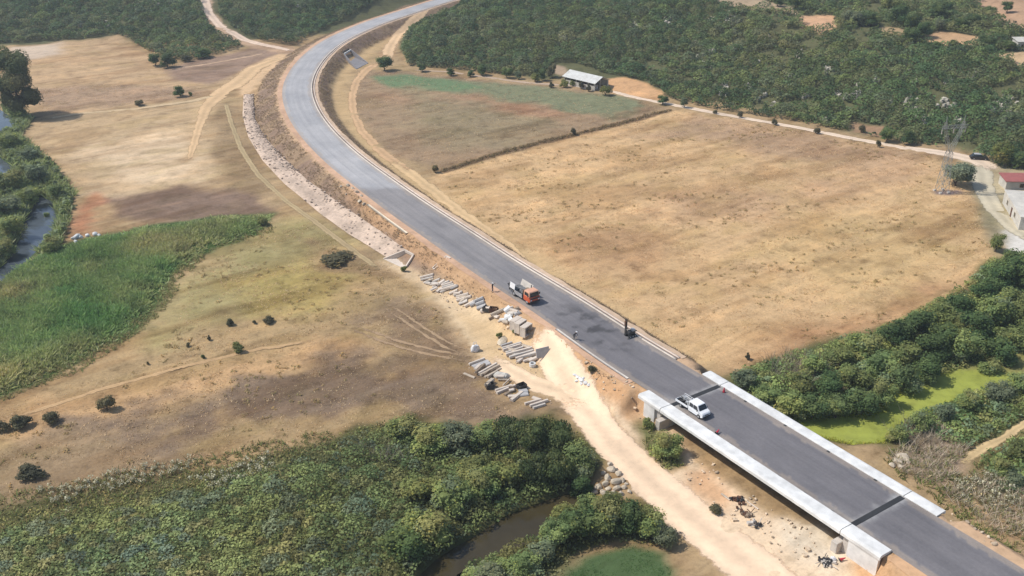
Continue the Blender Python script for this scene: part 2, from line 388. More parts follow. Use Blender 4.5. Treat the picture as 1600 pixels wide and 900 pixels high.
# ------------------------------------------------------------------ GROUND
def P(*pts): return pts
REG = [  # outline, colour, softness in metres, raggedness, roughness of texture
 ([(560,110),(640,112),(900,138),(1052,170),(690,264),(610,245),(575,215),(555,170)], (158,134,107), 2.0, 2, .8),
 ([(600,150),(760,150),(900,175),(850,200),(640,165)], (168,132,104), 6, 5, .8),
 ([(588,120),(650,117),(800,132),(960,150),(1010,166),(960,186),(860,170),(740,146),(610,134)], (128,130,100), 2.5, 5, .9),
 ([(590,121),(640,117),(700,124),(760,138),(690,142),(615,135)], (112,132,96), 2, 4, .8),
 ([(690,268),(1052,171),(1200,195),(1450,240),(1500,270),(1532,340),(1548,400),(1500,455),(1390,512),(1250,552),(1145,582),(1000,520),(930,470),(800,385),(720,330),(670,285)], (207,173,130), 2.0, 2, .85),
 ([(1080,185),(1200,196),(1440,240),(1400,262),(1250,250),(1120,220),(1000,215)], (178,148,118), 8, 8, 1),
 ([(1000,290),(1180,300),(1400,250),(1440,280),(1250,340),(1050,350)], (194,160,124), 9, 12, .9),
 ([(1300,330),(1440,310),(1540,380),(1500,450),(1380,500),(1250,450),(1180,400)], (198,168,122), 12, 14, .9),
 ([(870,380),(1010,330),(1050,370),(1000,420),(930,430)], (184,148,110), 5, 8, 1),
 ([(1130,590),(1250,520),(1390,480),(1500,430),(1545,420),(1390,512),(1250,552),(1150,586)], (182,142,104), 6, 6, .8),
 ([(1455,299),(1480,295),(1503,297),(1506,303),(1480,306),(1460,305)], (134, 116, 112), .8, 1, .8),  # pylon shadow painted into the ground colour around its foot
 ([(640,140),(760,165),(880,190),(820,225),(700,235),(620,200)], (150, 134, 106), 6, 8, 1),
 ([(688,266),(780,236),(872,214),(960,192),(1045,171),(1050,175),(962,198),(874,219),(782,243),(694,271)], (120, 98, 74), .5, .8, 1),
 # left, top
 ([(-60,80),(20,75),(90,64),(160,60),(186,54),(236,84),(252,104),(330,95),(450,80),(440,90),(380,128),(335,150),(150,176),(60,186),(30,140)], (190,160,124), 2.5, 3, .7),
 ([(20,74),(95,66),(100,84),(60,92),(20,95)], (206,184,160), 3, 3, .6),
 ([(252,108),(400,74),(455,80),(390,104),(330,132),(270,125)], (156,131,112), 2.5, 3, .7),
 ([(60,140),(160,132),(330,138),(320,150),(120,172),(70,180)], (170,143,117), 3, 4, .9),
 ([(30,198),(60,186),(330,150),(372,180),(412,250),(440,330),(330,345),(120,372),(95,330),(105,290),(60,240)], (189,162,126), 2.5, 3, .8),
 ([(150,225),(260,200),(320,230),(310,285),(200,300),(150,290)], (216,190,156), 9, 12, .65),
 ([(325,160),(375,165),(410,235),(425,320),(370,300),(330,240)], (160,136,104), 3, 4, .9),
 ([(170,312),(280,290),(395,302),(425,332),(290,350),(185,338)], (140,117,100), 2.5, 3, .8),
 ([(105,340),(150,300),(160,330),(140,365),(105,370)], (186,136,104), 2, 4, .9),
 ([(75,250),(110,280),(105,340),(85,345),(70,290)], (150,125,95), 2, 3, 1),
 ([(458,80),(420,90),(382,108),(364,130),(372,152),(398,146),(420,112),(452,96)], (216, 182, 142), 1.5, 2, .6),
 ([(300,160),(340,150),(345,160),(322,190),(312,240),(292,250),(300,190)], (206, 176, 138), 2, 3, .7),
 # left, lower
 ([(-60,690),(0,625),(120,575),(250,490),(300,420),(420,365),(450,320),(560,400),(640,410),(700,480),(760,560),(850,650),(640,660),(520,690),(300,760),(-60,830)], (174,148,110), 2.5, 4, 1),
 ([(395,352),(470,345),(560,380),(570,430),(470,470),(330,510),(230,545),(270,470),(330,395)], (164,151,106), 5, 7, .8),
 ([(360,440),(520,400),(580,430),(520,490),(400,490)], (172,153,98), 5, 7, 1),
 ([(480,380),(580,390),(640,430),(600,440),(500,420)], (160,136,104), 3, 5, 1),
 ([(-60,680),(0,640),(200,600),(420,540),(560,520),(600,560),(400,610),(240,650),(60,700)], (190,156,116), 4, 6, 1),
 ([(170,660),(330,600),(480,575),(560,545),(700,575),(830,620),(800,670),(700,660),(560,640),(420,690),(250,720)], (136,116,97), 6, 20, 1),
 ([(590,460),(700,470),(760,560),(700,590),(600,560),(540,500)], (148,126,102), 5, 14, 1),
 ([(-60,700),(120,690),(300,735),(420,700),(440,720),(250,755),(0,810),(-60,820)], (160,136,106), 4, 6, 1),
 # yard sand
 ([(596,408),(640,400),(690,428),(770,470),(860,510),(880,560),(880,620),(800,600),(745,560),(700,505),(650,450)], (214,188,152), 2, 3, .6),
 ([(720,490),(800,520),(850,580),(860,610),(760,560)], (214,184,142), 2, 3, .5),
 # reeds and thickets
 ([(-80,480),(0,440),(60,400),(110,378),(200,360),(330,338),(428,334),(405,366),(330,385),(275,425),(250,470),(205,520),(120,570),(0,618),(-80,660)], (72,92,48), 1.5, 3, .6),
 ([(-80,150),(0,165),(50,185),(20,225),(80,262),(110,300),(105,345),(95,380),(0,445),(-80,490)], (72,88,52), 1.5, 3, .6),
 ([(-80,830),(0,800),(250,748),(400,712),(500,690),(560,662),(650,650),(740,668),(860,645),(935,700),(930,735),(880,770),(940,780),(1030,800),(1055,850),(960,850),(900,870),(870,905),(-80,940)], (88,88,54), 1.5, 3, .7),
 ([(300,748),(420,715),(440,735),(330,762)], (190,176,130), 1.5, 3, 1),
 ([(866,912),(890,888),(925,862),(985,848),(1042,862),(1052,890),(1050,930),(860,930)], (84,104,66), 1.2, 2, .4),
 ([(900,868),(960,845),(1045,850),(1050,862),(985,852),(925,866)], (150,122,88), .8, 1, .6),
 # sand by the bridge
 ([(885,545),(920,560),(1000,606),(1060,690),(1190,790),(1280,830),(1440,900),(1480,960),(1180,960),(1050,780),(960,650),(900,600)], (234,206,172), 1.2, 2, .6),
 ([(892,552),(925,556),(1000,605),(1012,625),(1000,660),(930,605),(900,585)], (216,166,122), 1.0, 2, .6),
 ([(985,640),(1015,632),(1040,690),(1075,735),(1040,740),(1000,690)], (192,164,132), 1.2, 2, .6),
 ([(1000,660),(1050,690),(1075,730),(1040,740),(1000,700)], (110,110,70), 1.2, 2, 1),
 ([(1070,735),(1110,730),(1150,780),(1130,800),(1080,770)], (216,174,134), 1.5, 2, .6),
 ([(1195,800),(1290,815),(1350,860),(1290,900),(1220,850)], (226,208,182), 1.5, 2, .6),
 ([(1340,870),(1440,896),(1500,960),(1340,960)], (216,168,122), 1.2, 2, .6),
 ([(890,575),(905,590),(980,690),(960,690),(900,620)], (150,122,90), 1, 2, 1),
 # right side
 ([(1120,590),(1250,548),(1390,508),(1500,450),(1540,410),(1620,380),(1620,700),(1560,760),(1480,740),(1370,700),(1270,690),(1200,640)], (84,92,54), 1.5, 3, .8),
 ([(1225,560),(1290,560),(1300,600),(1240,600)], (140,116,96), 2, 3, 1),
 ([(1250,662),(1372,655),(1400,624),(1480,592),(1600,556),(1600,585),(1480,622),(1380,680),(1330,690)], (132,138,62), 1.0, 2, .7),
 ([(1370,700),(1420,660),(1500,640),(1620,640),(1620,920),(1540,850),(1470,790),(1400,740)], (146,125,96), 2.5, 5, 1),
 ([(1470,640),(1620,590),(1620,690),(1560,690),(1480,690)], (96,104,58), 3, 5, .9),
 ([(1520,700),(1620,690),(1620,800),(1540,790)], (112,112,70), 3, 5, 1),
 ([(1400,700),(1450,675),(1510,700),(1500,760),(1440,760)], (158,138,122), 2.5, 4, 1),
 ([(1480,780),(1600,770),(1620,840),(1540,850)], (196,168,132), 3, 4, 1),
 # right edge yard
 ([(1495,250),(1560,250),(1620,262),(1620,330),(1590,360),(1560,380),(1535,340),(1525,290)], (186,172,140), 1.5, 2, .7),
 ([(1558,360),(1620,352),(1620,420),(1580,405)], (222,215,204), .8, 1, .4),
 ([(1520,300),(1545,310),(1575,370),(1560,400),(1535,350)], (150,140,112), 2, 2, 1),
]
HILLREG = [  # clearings on the hill
 ([(1247,24),(1300,24),(1308,40),(1284,50),(1254,42)], (208,166,130)),
 ([(1434,60),(1470,47),(1535,58),(1525,68),(1480,74)], (196,160,122)),
 ([(1522,-20),(1640,-20),(1640,48),(1580,42),(1535,20)], (186,152,122)),
 ([(1545,85),(1640,80),(1640,104),(1590,102)], (196,166,130)),
 ([(1370,40),(1420,48),(1415,56),(1372,52)], (170,145,112)),
 ([(1120,-10),(1180,-4),(1240,12),(1255,26),(1200,14),(1120,6)], (178,156,128)),
 ([(950,125),(975,121),(1010,130),(1030,142),(1040,160),(985,150),(955,145)], (210,166,122)),
 ([(865,100),(884,103),(882,118),(860,114)], (170,148,124)),
 ([(1330,190),(1380,198),(1382,214),(1322,208)], (164,134,106)),
 ([(310,-30),(332,-30),(336,20),(352,44),(405,64),(460,74),(455,84),(400,76),(346,56),(324,36)], (190,160,132)),
 ([(640,18),(668,14),(640,42),(625,62),(612,90),(600,104),(592,88),(600,60)], (188,154,118)),
]
def build_ground():
    xs = np.concatenate([[-3000, -2000, -1300, -900, -650, -500, -420, -360, -320, -290], np.arange(-268, 268, .72), [290, 320, 360, 420, 500, 650, 900, 1300, 2000, 3000]])
    ys = np.concatenate([[-1500, -900, -500, -250, -100, 0, 40, 60], np.arange(74, 200, .6), np.arange(200, 500, .8), [510, 525, 545, 570, 600, 640, 700, 800, 950, 1200, 1600, 2300, 3400]])
    X, Y = np.meshgrid(xs, ys); XY = np.column_stack([X.ravel(), Y.ravel()])
    Z = height_exact(XY); x, y = XY[:, 0], XY[:, 1]
    d, side, s = dline(XY, RC)
    up = y-np.interp(x, FOOT[:, 0], FOOT[:, 1])
    col = np.tile(np.array(lin(176, 150, 114)), (len(XY), 1)); ro = np.full(len(XY), .8)
    w1 = fbm(x/9, y/9, 21, 4)-.5; w2 = fbm(x/2.2, y/2.2, 31, 3)-.5
    def lay(m, c, r=None):
        nonlocal col, ro
        col = col*(1-m[:, None])+np.array(lin(*c))*m[:, None]
        if r is not None: ro = ro*(1-m)+r*m
    # wooded hill floor and far country
    lay(sstep(-3, 4, up+w1*10), (98, 98, 68), .9)
    lay(sstep(0, 60, up-230), (96, 98, 72), .5)
    for px, c, soft, rag, r in REG:
        poly = onto(px)[:, :2]; q = sdf_near(XY, poly, soft*3+rag*2+4)+w1*rag*2+w2*rag*.5
        lay(1-sstep(-soft, soft, q), c, r)
    for px, c in HILLREG:
        poly = onto(px)[:, :2]; q = sdf_near(XY, poly, 12)+w1*4+w2*2; lay(1-sstep(-1, 1, q), c, .7)
    # uneven dry cover: weathered patches over all the open ground
    ca, sa = math.cos(.64), math.sin(.64); u, v = x*ca+y*sa, -x*sa+y*ca
    openm = ((ro > .64) & (up < 0) & (col[:, 0] > .12) & (col[:, 0] > col[:, 1]*1.1)).astype(float)
    pa = fbm(u/15, v/6.5, 301, 5); pb = fbm(u/8+7, v/5, 307, 5); pc = fbm(x/4, y/3, 311, 4); pd = fbm(u/26, v/4, 313, 5)
    def patch(m, c, k):
        nonlocal col
        m = (m*openm*k)[:, None]; col = col*(1-m)+col*np.array(c)*m
    patch(sstep(.54, .68, pa), (.79, .75, .70), .8); patch(sstep(.56, .70, pb), (.86, .87, .79), .65); patch(sstep(.55, .68, 1-pb), (1.12, 1.09, 1.06), .7)
    patch(sstep(.55, .72, pc), (.78, .76, .74), .6); patch(sstep(.57, .66, pd), (1.14, 1.12, 1.09), .7); patch(sstep(.60, .70, 1-pd), (.80, .76, .72), .75)
    # embankment slopes: dry brown herbs; sandy by the road
    e = d-half_w(s); out = (1-sstep(S_J1-6, S_J1, s))+sstep(S_J2, S_J2+6, s)
    L = (side > 0); wl = np.interp(s, [0, 90, 140, 300, S_J1-60, S_J1], [3, 7, 9.5, 8, 5.6, 4]); wr = np.interp(s, [0, 90, 140, 260, S_J1-90, S_J1], [4, 10, 9, 5.0, 4.2, 3])
    m = out*sstep(1.0, 1.8, e+w2)*(1-sstep(-1, 1, (e+w1*2.2-np.where(L, wl, wr))))*(1-sstep(S_J1-70, S_J1-40, s)*np.where(L, 1, .35))
    lay(m, (143, 120, 104), 1.0)
    lay(m*(.2+.8*sstep(.45, .62, fbm(x/6, y/6, 77, 3)))*.7, (160, 136, 108))
    lay(out*(1-sstep(1.6, 2.4, e+w2*1.5))*(s > 40), (206, 172, 138), .5)
    keep = np.where(L, 1, 0)*out*(1-sstep(3.0, 4.6, e+w1*3))*sstep(S_J1-120, S_J1-90, s)
    lay(keep*.7, (196, 156, 116), .7)
    # sandy band at the toe of the right hand slope
    mb = np.where(~L, 1, 0)*(sstep(0, 1.2, e+w1*3-wr))*(1-sstep(3.2, 7.5, e+w1*5-wr))*sstep(150, 175, s)*(1-sstep(S_J1-12, S_J1-2, s))
    lay(mb*.75, (204, 174, 130), .6)
    nx, ny = len(xs), len(ys); i = np.arange(nx*ny).reshape(ny, nx)
    Fq = np.stack([i[:-1, :-1], i[:-1, 1:], i[1:, 1:], i[1:, :-1]], -1).reshape(-1, 4)
    Z = Z+(w2*.10+(fbm(x/5, y/5, 55, 2)-.5)*.18)*sstep(2.5, 6, e)
    me = np_mesh('ground', np.column_stack([XY, Z]), Fq, col*K, True, extra={'Rough': ro})
    tag(link('ground', me, 'earth'), 'dry tan valley floor with fields, embankments and scrubby rising hillside', kind='structure')
build_ground()
# ------------------------------------------------------------------ ribbons: road, shoulders, kerbs, paths
def offs(Pl):
    t = np.gradient(Pl, axis=0); t /= np.hypot(t[:, 0], t[:, 1])[:, None]
    return np.column_stack([t[:, 1], -t[:, 0]])   # right of travel
def road_strip(name, s0, s1, a, b, z, mat, label, colf, ncross=2, step=1.0, rag=0.0, seed=0, kind='structure', thick=0):
    """strip between offsets a(s) and b(s), + = right of travel"""
    s = np.arange(s0, s1, step); Pl = np.stack([np.interp(s, RS, RC[:, k]) for k in (0, 1)], 1); n = offs(Pl)
    A = a(s) if callable(a) else np.full(len(s), a); B = b(s) if callable(b) else np.full(len(s), b)
    if rag: B = B+np.sign(B)*(fbm(s/3.0, s*0+seed, seed, 3)-.5)*rag*2
    t = np.linspace(0, 1, ncross+1); O = A[:, None]*(1-t)+B[:, None]*t
    XY = Pl[:, None, :]+n[:, None, :]*O[:, :, None]; nv = ncross+1
    Zs = z(s, O) if callable(z) else np.full(O.shape, z)
    V = np.concatenate([XY, Zs[:, :, None]], 2).reshape(-1, 3); i = np.arange(len(V)).reshape(len(s), nv)
    Fq = np.stack([i[:-1, :-1], i[1:, :-1], i[1:, 1:], i[:-1, 1:]], -1).reshape(-1, 4)
    if B.mean() > A.mean(): Fq = Fq[:, ::-1]
    Fq = Fq[:, ::-1]
    SS = np.repeat(s, nv); OO = O.ravel(); col = colf(SS, OO, V)
    if thick:
        W = V.copy(); W[:, 2] -= thick; k = len(V); rim = np.r_[i[:, 0], i[-1, 1:], i[::-1, -1][1:], i[0, ::-1][1:]]
        rf = np.stack([rim[:-1], rim[1:], rim[1:]+k, rim[:-1]+k], -1); Fq = np.vstack([Fq, rf]); V = np.vstack([V, W]); col = np.vstack([col, col]); SS = np.r_[SS, SS]; OO = np.r_[OO, OO]
    me = np_mesh(name, V, Fq, col*K, False, uv=np.column_stack([OO, SS]))
    return tag(link(name, me, mat), label, kind=kind)
S_SEAM = road_s((600, 292)); S_TAR = road_s((925, 510))
def asphalt_col(s, o, V):
    x, y = V[:, 0], V[:, 1]; n = fbm(x/6, y/6, 91, 4)-.5; n2 = fbm(x/1.6, y/1.6, 95, 3)
    old = (1-sstep(-2.5, 2.5, s-S_SEAM+n*8+o*.5))
    c = np.array(lin(142, 138, 137))*(1-old[:, None])+np.array(lin(174, 172, 172))*old[:, None]
    br = sstep(S_J1-60, S_J1-20, s); c = c*(1-br[:, None])+np.array(lin(118, 115, 117))*br[:, None]
    r = np.hypot((s-S_TAR)/13, (o+.3)/5.0); t = (1-sstep(.3, 1.0, r))*sstep(.5, .66, fbm(x/2.6, y/1.5, 97, 4)); c = c*(1-.55*t[:, None])
    dust = (np.abs(o) > half_w(s)-.55-1.2*n2*n2)*.42*(s > 0); c = c*(1-dust[:, None])+np.array(lin(176, 160, 142))*dust[:, None]
    for sj in (S_J1, S_J2):      # pale cement smears beside the joints
        q = np.abs(s-sj); m = (1-sstep(.5, 2.0, q+n2*1.6))*.75; c = c*(1-m[:, None])+np.array(lin(190, 188, 184))*m[:, None]
        m = (1-sstep(1, 7.5, q+n*10+4*n2))*sstep(2.3, 4.6, o)*.7*(sj == S_J1 or 1); c = c*(1-m[:, None])+np.array(lin(180, 177, 172))*m[:, None]
    return c
road_strip('road', 0, RS[-1]-1, lambda s: -half_w(s), lambda s: half_w(s), ZR, 'asphalt', 'grey asphalt road curving down the valley to the bridge', asphalt_col, 26, .45)
flatc = lambda c: (lambda s, o, V: np.tile(np.array(lin(*c)), (len(s), 1)))
def sandc(c): 
    def f(s, o, V):
        n = fbm(V[:, 0]/3, V[:, 1]/3, 5, 3)[:, None]; return np.array(lin(*c))*(.85+.3*n)
    return f
road_strip('shoulder', 30, S_A0+1, lambda s: half_w(s)+.004, lambda s: half_w(s)+1.35, lambda s, o: ZR-.004-.05*(np.abs(o)-half_w(s)[:, None]), 'path', 'pinkish sandy shoulder along the outer edge of the asphalt before the bridge', sandc((206, 168, 138)), 3, .8, .35, 3)
road_strip('shoulder', S_A1-1, RS[-1]-1, lambda s: half_w(s)+.004, lambda s: half_w(s)+1.5, lambda s, o: ZR-.004-.05*(np.abs(o)-half_w(s)[:, None]), 'path', 'orange sandy shoulder after the bridge on the trackside edge of the road', sandc((214, 172, 132)), 3, .8, .35, 4)
road_strip('shoulder', S_A1, RS[-1]-1, lambda s: -half_w(s)-.004, lambda s: -half_w(s)-1.6, lambda s, o: ZR-.004-.05*(np.abs(o)-half_w(s)[:, None]), 'path', 'tan sandy shoulder after the bridge on the brush side of the road', sandc((208, 172, 136)), 3, .8, .4, 5)
road_strip('shoulder', 30, S_A0, lambda s: -half_w(s)-1.02, lambda s: -half_w(s)-2.0, lambda s, o: ZR-.03+0*o, 'path', 'pale sandy verge outside the concrete edging on the field side', sandc((206, 178, 150)), 3, .8, .3, 6)
road_strip('kerb', 60, S_A0, lambda s: -half_w(s)-.004, lambda s: -half_w(s)-.28, ZR+.11, 'path', 'thin pale concrete kerb along the field side of the asphalt', flatc((222, 208, 192)), 1, .8, thick=.25)
road_strip('gutter', 60, S_A0, lambda s: -half_w(s)-.284, lambda s: -half_w(s)-.72, ZR-.02, 'path', 'narrow dusty grey drain gutter between two pale concrete edgings', flatc((140, 124, 112)), 1, .8)
road_strip('edging', 60, S_A0, lambda s: -half_w(s)-.724, lambda s: -half_w(s)-1.01, ZR+.09, 'path', 'thin pale concrete edging outside the roadside gutter', flatc((226, 206, 188)), 1, .8, thick=.25)
road_strip('kerb', S_J1-27, S_A0-.02, lambda s: half_w(s)+.004, lambda s: half_w(s)+.45, ZR+.10, 'path', 'pale concrete kerb on the dirt track side just before the bridge slab', flatc((206, 196, 184)), 1, .6, thick=.3)
road_strip('concrete_strip', road_s((578, 318)), road_s((640, 365)), lambda s: half_w(s)+1.5, lambda s: half_w(s)+2.1, ZR+.01, 'path', 'short pale concrete strip outside the sandy shoulder by the curve end', flatc((226, 208, 182)), 1, .8, thick=.2)
PATHS = []
def path(name, px, w, label, c, seed=0, rag=.35, dz=.05, mat='worn', step=.7, nc=10):
    L = smooth(dens(onto(px), step), 6); W = np.interp(np.linspace(0, 1, len(L)), np.linspace(0, 1, len(w)), w) if isinstance(w, (list, tuple)) else np.full(len(L), w)
    PATHS.append((L[:, :2].copy(), float(np.mean(W)))); n = offs(L[:, :2]); k = np.arange(len(L))*step; W = W*1.18
    a = W/2+(fbm(k/1.6, k*0+.3, seed, 4)-.5)*2.2*rag*np.minimum(W, 3)*.6; b = W/2+(fbm(k/1.6, k*0+7.7, seed+3, 4)-.5)*2.2*rag*np.minimum(W, 3)*.6
    t = np.linspace(0, 1, nc+1); O = -a[:, None]*(1-t)+b[:, None]*t
    XY = (L[:, None, :2]+n[:, None, :]*O[:, :, None]).reshape(-1, 2); prof = np.tile(dz*(1-np.abs(2*t-1)**3*.9), len(L))
    V = np.column_stack([XY, height(XY)+prof+.02]); i = np.arange(len(V)).reshape(len(L), nc+1)
    Fq = np.stack([i[:-1, :-1], i[:-1, 1:], i[1:, 1:], i[1:, :-1]], -1).reshape(-1, 4)[:, ::-1]
    q = fbm(XY[:, 0]/4, XY[:, 1]/4, seed+9, 3)[:, None]
    rut = np.tile(1-.10*np.cos(t*4*PI), len(L))[:, None]; ed = (1-np.abs(2*t-1)[None, :])*np.minimum(W, 3)[:, None]*.5*1.1; end = np.minimum(np.minimum(np.arange(len(L)), np.arange(len(L))[::-1])*step/7.0, 1)[:, None]
    q2 = fbm(XY[:, 0]/1.3, XY[:, 1]/1.3, seed+15, 3)[:, None]
    me = np_mesh(name, V, Fq, np.array(lin(*c))*(.84+.20*q+.14*q2)*rut*K, True, extra={'Edge': (np.minimum(ed, .62)*end).ravel()})
    return tag(link(name, me, mat), label, kind='structure')
path('dirt_track', [(838,508),(856,535),(872,565),(888,600),(915,640),(955,690),(1005,740),(1065,795),(1130,850),(1200,905),(1260,950)], [4.0, 4.5, 5.4, 5.2, 5.6, 6.0, 6.2, 6.4, 6.8], 'wide pale dirt track running beside the bridge', (242, 211, 177), 1, .10)
path('dirt_track', [(760,556),(800,580),(840,602),(880,612),(905,640)], [3.0, 3.4, 3.8, 4.0], 'short dirt branch joining the wide track from the stacked beams', (236, 206, 170), 2, .2)
path('dirt_track', [(590,98),(572,110),(556,128),(550,150),(553,178),(566,205),(590,232),(612,250),(640,268)], [3.4, 2.6, 2.2, 2.2, 2.6, 3.2], 'sandy track at the foot of the embankment between culvert and fallow field', (204, 168, 128), 4, .3)
path('dirt_track', [(612,250),(660,285),(720,332),(790,380),(860,432),(920,470)], [3.4, 3.0, 2.6, 2.4, 2.0, 1.4], 'sandy band below the road beside the large tan field', (212, 180, 136), 5, .4)
path('dirt_track', [(945,140),(985,151),(1030,160),(1062,166),(1120,177),(1200,191),(1270,204),(1330,216),(1400,229),(1480,240),(1530,252),(1552,268)], [2.2, 2.2, 2.4, 2.2, 2.2, 2.4, 2.6, 4.5, 6], 'whitish dirt track along the foot of the wooded hill', (226, 202, 176), 6, .25)
path('dirt_track', [(1530,256),(1535,290),(1552,325),(1580,355),(1620,380)], [6, 4.5, 3.6, 3.2], 'grey dirt lane passing the buildings beside the pylon field', (196, 184, 158), 7, .25)
path('dirt_track', [(640,110),(700,112),(770,122),(830,130),(880,133),(945,141)], [1.2, 1.6, 1.8, 1.8, 2.0], 'thin stony track between the green strip and the wood', (190, 166, 142), 8, .4)
path('dirt_track', [(319,-30),(321,5),(327,22),(345,42),(375,58),(402,68),(440,76),(458,80)], [3.4, 3.6, 3.4, 3.0, 3.0, 2.2], 'pale track winding down through the wood at the far side', (222, 196, 172), 9, .25)
path('dirt_track', [(456,86),(430,94),(398,106),(376,126),(345,146),(322,168),(312,195),(300,235),(296,252)], [3.5, 5.5, 6.0, 6.0, 3.6, 2.2, 2.0, 1.6], 'sandy track fanning out below the far curve of the road', (212, 178, 136), 10, .3)
path('dirt_track', [(62,187),(120,178),(215,170),(300,158),(340,148)], [1.6, 1.8, 1.8, 2.0, 2.6], 'faint pale track crossing the cleared ground toward the river', (204, 178, 140), 11, .5)
path('dirt_track', [(672,12),(645,34),(622,55),(608,76),(604,92),(588,100)], [2.2, 4.0, 3.6, 4.0, 3.0], 'sandy path climbing between the road and the dense wood', (218, 184, 144), 12, .3)
path('dirt_track', [(250,111),(300,104),(360,94),(420,82)], [1.4, 1.6, 1.6, 1.4], 'thin pale path across the brown ground under the far wood', (198, 166, 136), 14, .4)
path('dirt_track', [(352,160),(362,195),(376,232),(402,272),(446,314),(500,352),(552,392),(596,424)], 1.4, 'pale olive wheel track along the outer side of the stone bedding', (178, 156, 118), 21, .22)
for dx, dy, lab in ((0, 0, 'upper'), (-6, 7, 'lower')):
    path('wheel_rut', [(548+dx,505+dy),(592+dx,523+dy),(642+dx,539+dy),(702+dx,552+dy),(752+dx,561+dy)], .75, f'{lab} rut of the faint wheel track curving through brown grass to the yard', (174, 146, 115), 22+dx, .6, nc=4)
    path('wheel_rut', [(598+dx,470+dy),(627+dx,488+dy),(662+dx,512+dy),(702+dx,536+dy),(750+dx,557+dy)], .7, f'{lab} rut of the second faint track meeting the yard beside the white bag', (172, 145, 114), 29+dx, .6, nc=4)
path('wheel_rut', [(0,662),(80,634),(180,602),(300,570),(400,547),(500,530)], 1.0, 'faint orange rut along the dry ground below the reed bed', (194, 160, 118), 24, .6, nc=4)
path('footpath', [(1500,730),(1520,712),(1545,696),(1575,680),(1600,664),(1640,640)], [1.6, 1.5, 1.3, 1.3], 'narrow tan footpath through the green scrub below the thicket', (206, 178, 132), 13, .5)
# stone bedding along the toe of the outer bank
def stone_band():
    A = [(378,150),(376,180),(384,215),(405,252),(440,290),(490,332),(540,368),(600,404)]; B = [(396,150),(398,185),(412,212),(440,245),(480,282),(530,318),(580,352),(634,391)]
    a = smooth(dens(onto(A), .5), 4); b = smooth(dens(onto(B), .5), 4); n = 260
    a = np.stack([np.interp(np.linspace(0, 1, n), np.linspace(0, 1, len(a)), a[:, k]) for k in range(2)], 1); b = np.stack([np.interp(np.linspace(0, 1, n), np.linspace(0, 1, len(b)), b[:, k]) for k in range(2)], 1)
    a = a+(b-a)*.14; m = 12; t = np.linspace(0, 1, m+1); XY = (a[:, None]*(1-t)[None, :, None]+b[:, None]*t[None, :, None]).reshape(-1, 2)
    q = fbm(XY[:, 0]/1.2, XY[:, 1]/1.2, 61, 3); prof = np.tile(.45*np.sin(np.clip(t, 0, 1)*PI)**.5, n)
    V = np.column_stack([XY, height(XY)+.06+prof+q*.16]); i = np.arange(len(V)).reshape(n, m+1)
    Fq = np.stack([i[:-1, :-1], i[:-1, 1:], i[1:, 1:], i[1:, :-1]], -1).reshape(-1, 4)[:, ::-1]
    me = np_mesh('stone_bedding', V, Fq, np.array(lin(206, 182, 160))*(.8+.4*q)[:, None]*K, False)
    tag(link('stone_bedding', me, 'stones'), 'pale pinkish band of stone bedding along the embankment toe', kind='structure')
    return a, b
SA, SB = stone_band()
# water
def water(name, poly, z, mat, label, col=None):
    V = np.column_stack([poly, np.full(len(poly), z)]); me = bpy.data.meshes.new(name); me.from_pydata(V.tolist(), [], [tuple(range(len(V)))]); me.update()
    if col is not None:
        a = me.color_attributes.new('Col', 'FLOAT_COLOR', 'POINT')
        for k in range(len(V)): a.data[k].color = (*col, 1)
    for p in me.polygons:
        if p.normal.z < 0: p.flip()
    tag(link(name, me, mat), label, kind='structure')
def grow(p, k):
    c = p.mean(0); return c+(p-c)*(1+k/np.maximum(np.hypot(*(p-c).T), 1))[:, None]
water('river', grow(RIVER[0], 1.5), -.75, 'river', 'blue grey river water under the tall tree at the far bend')
water('river', grow(RIVER[1], 1.5), -.75, 'river', 'blue grey river water at the picture edge behind the reed strip')
water('river', grow(RIVER[2], 1.2), -.75, 'river', 'blue grey river pool between the reed strip and the reed bed')
water('stream', grow(RIVER[3], 1.0), -.85, 'stream', 'dark brown stream water under overhanging shrubs')
def algae():
    xs = np.arange(ALGAE[:, 0].min()-2, ALGAE[:, 0].max()+2, .5); ys = np.arange(ALGAE[:, 1].min()-2, ALGAE[:, 1].max()+2, .5)
    X, Y = np.meshgrid(xs, ys); XY = np.column_stack([X.ravel(), Y.ravel()]); q = sdf(XY, ALGAE)
    i = np.arange(len(XY)).reshape(len(ys), len(xs)); Fq = np.stack([i[:-1, :-1], i[:-1, 1:], i[1:, 1:], i[1:, :-1]], -1).reshape(-1, 4)
    Fq = Fq[(q[Fq] < 1.2).all(1)]; px, _ = to_px(np.column_stack([XY, np.full(len(XY), -.4)]))
    n = fbm(XY[:, 0]/5, XY[:, 1]/5, 71, 4); b = 1-sstep(.35, .62, n*.6+.4*sstep(118, 150, XY[:, 1]))
    col = np.array(lin(152, 158, 70))*b[:, None]+np.array(lin(140, 134, 78))*(1-b[:, None])
    me = np_mesh('algae_stream', np.column_stack([XY, -.42+.1*n]), Fq, col*K)
    tag(link('algae_stream', me, 'algae'), 'stream covered in bright yellow green algae beside the bridge', kind='structure')
algae()
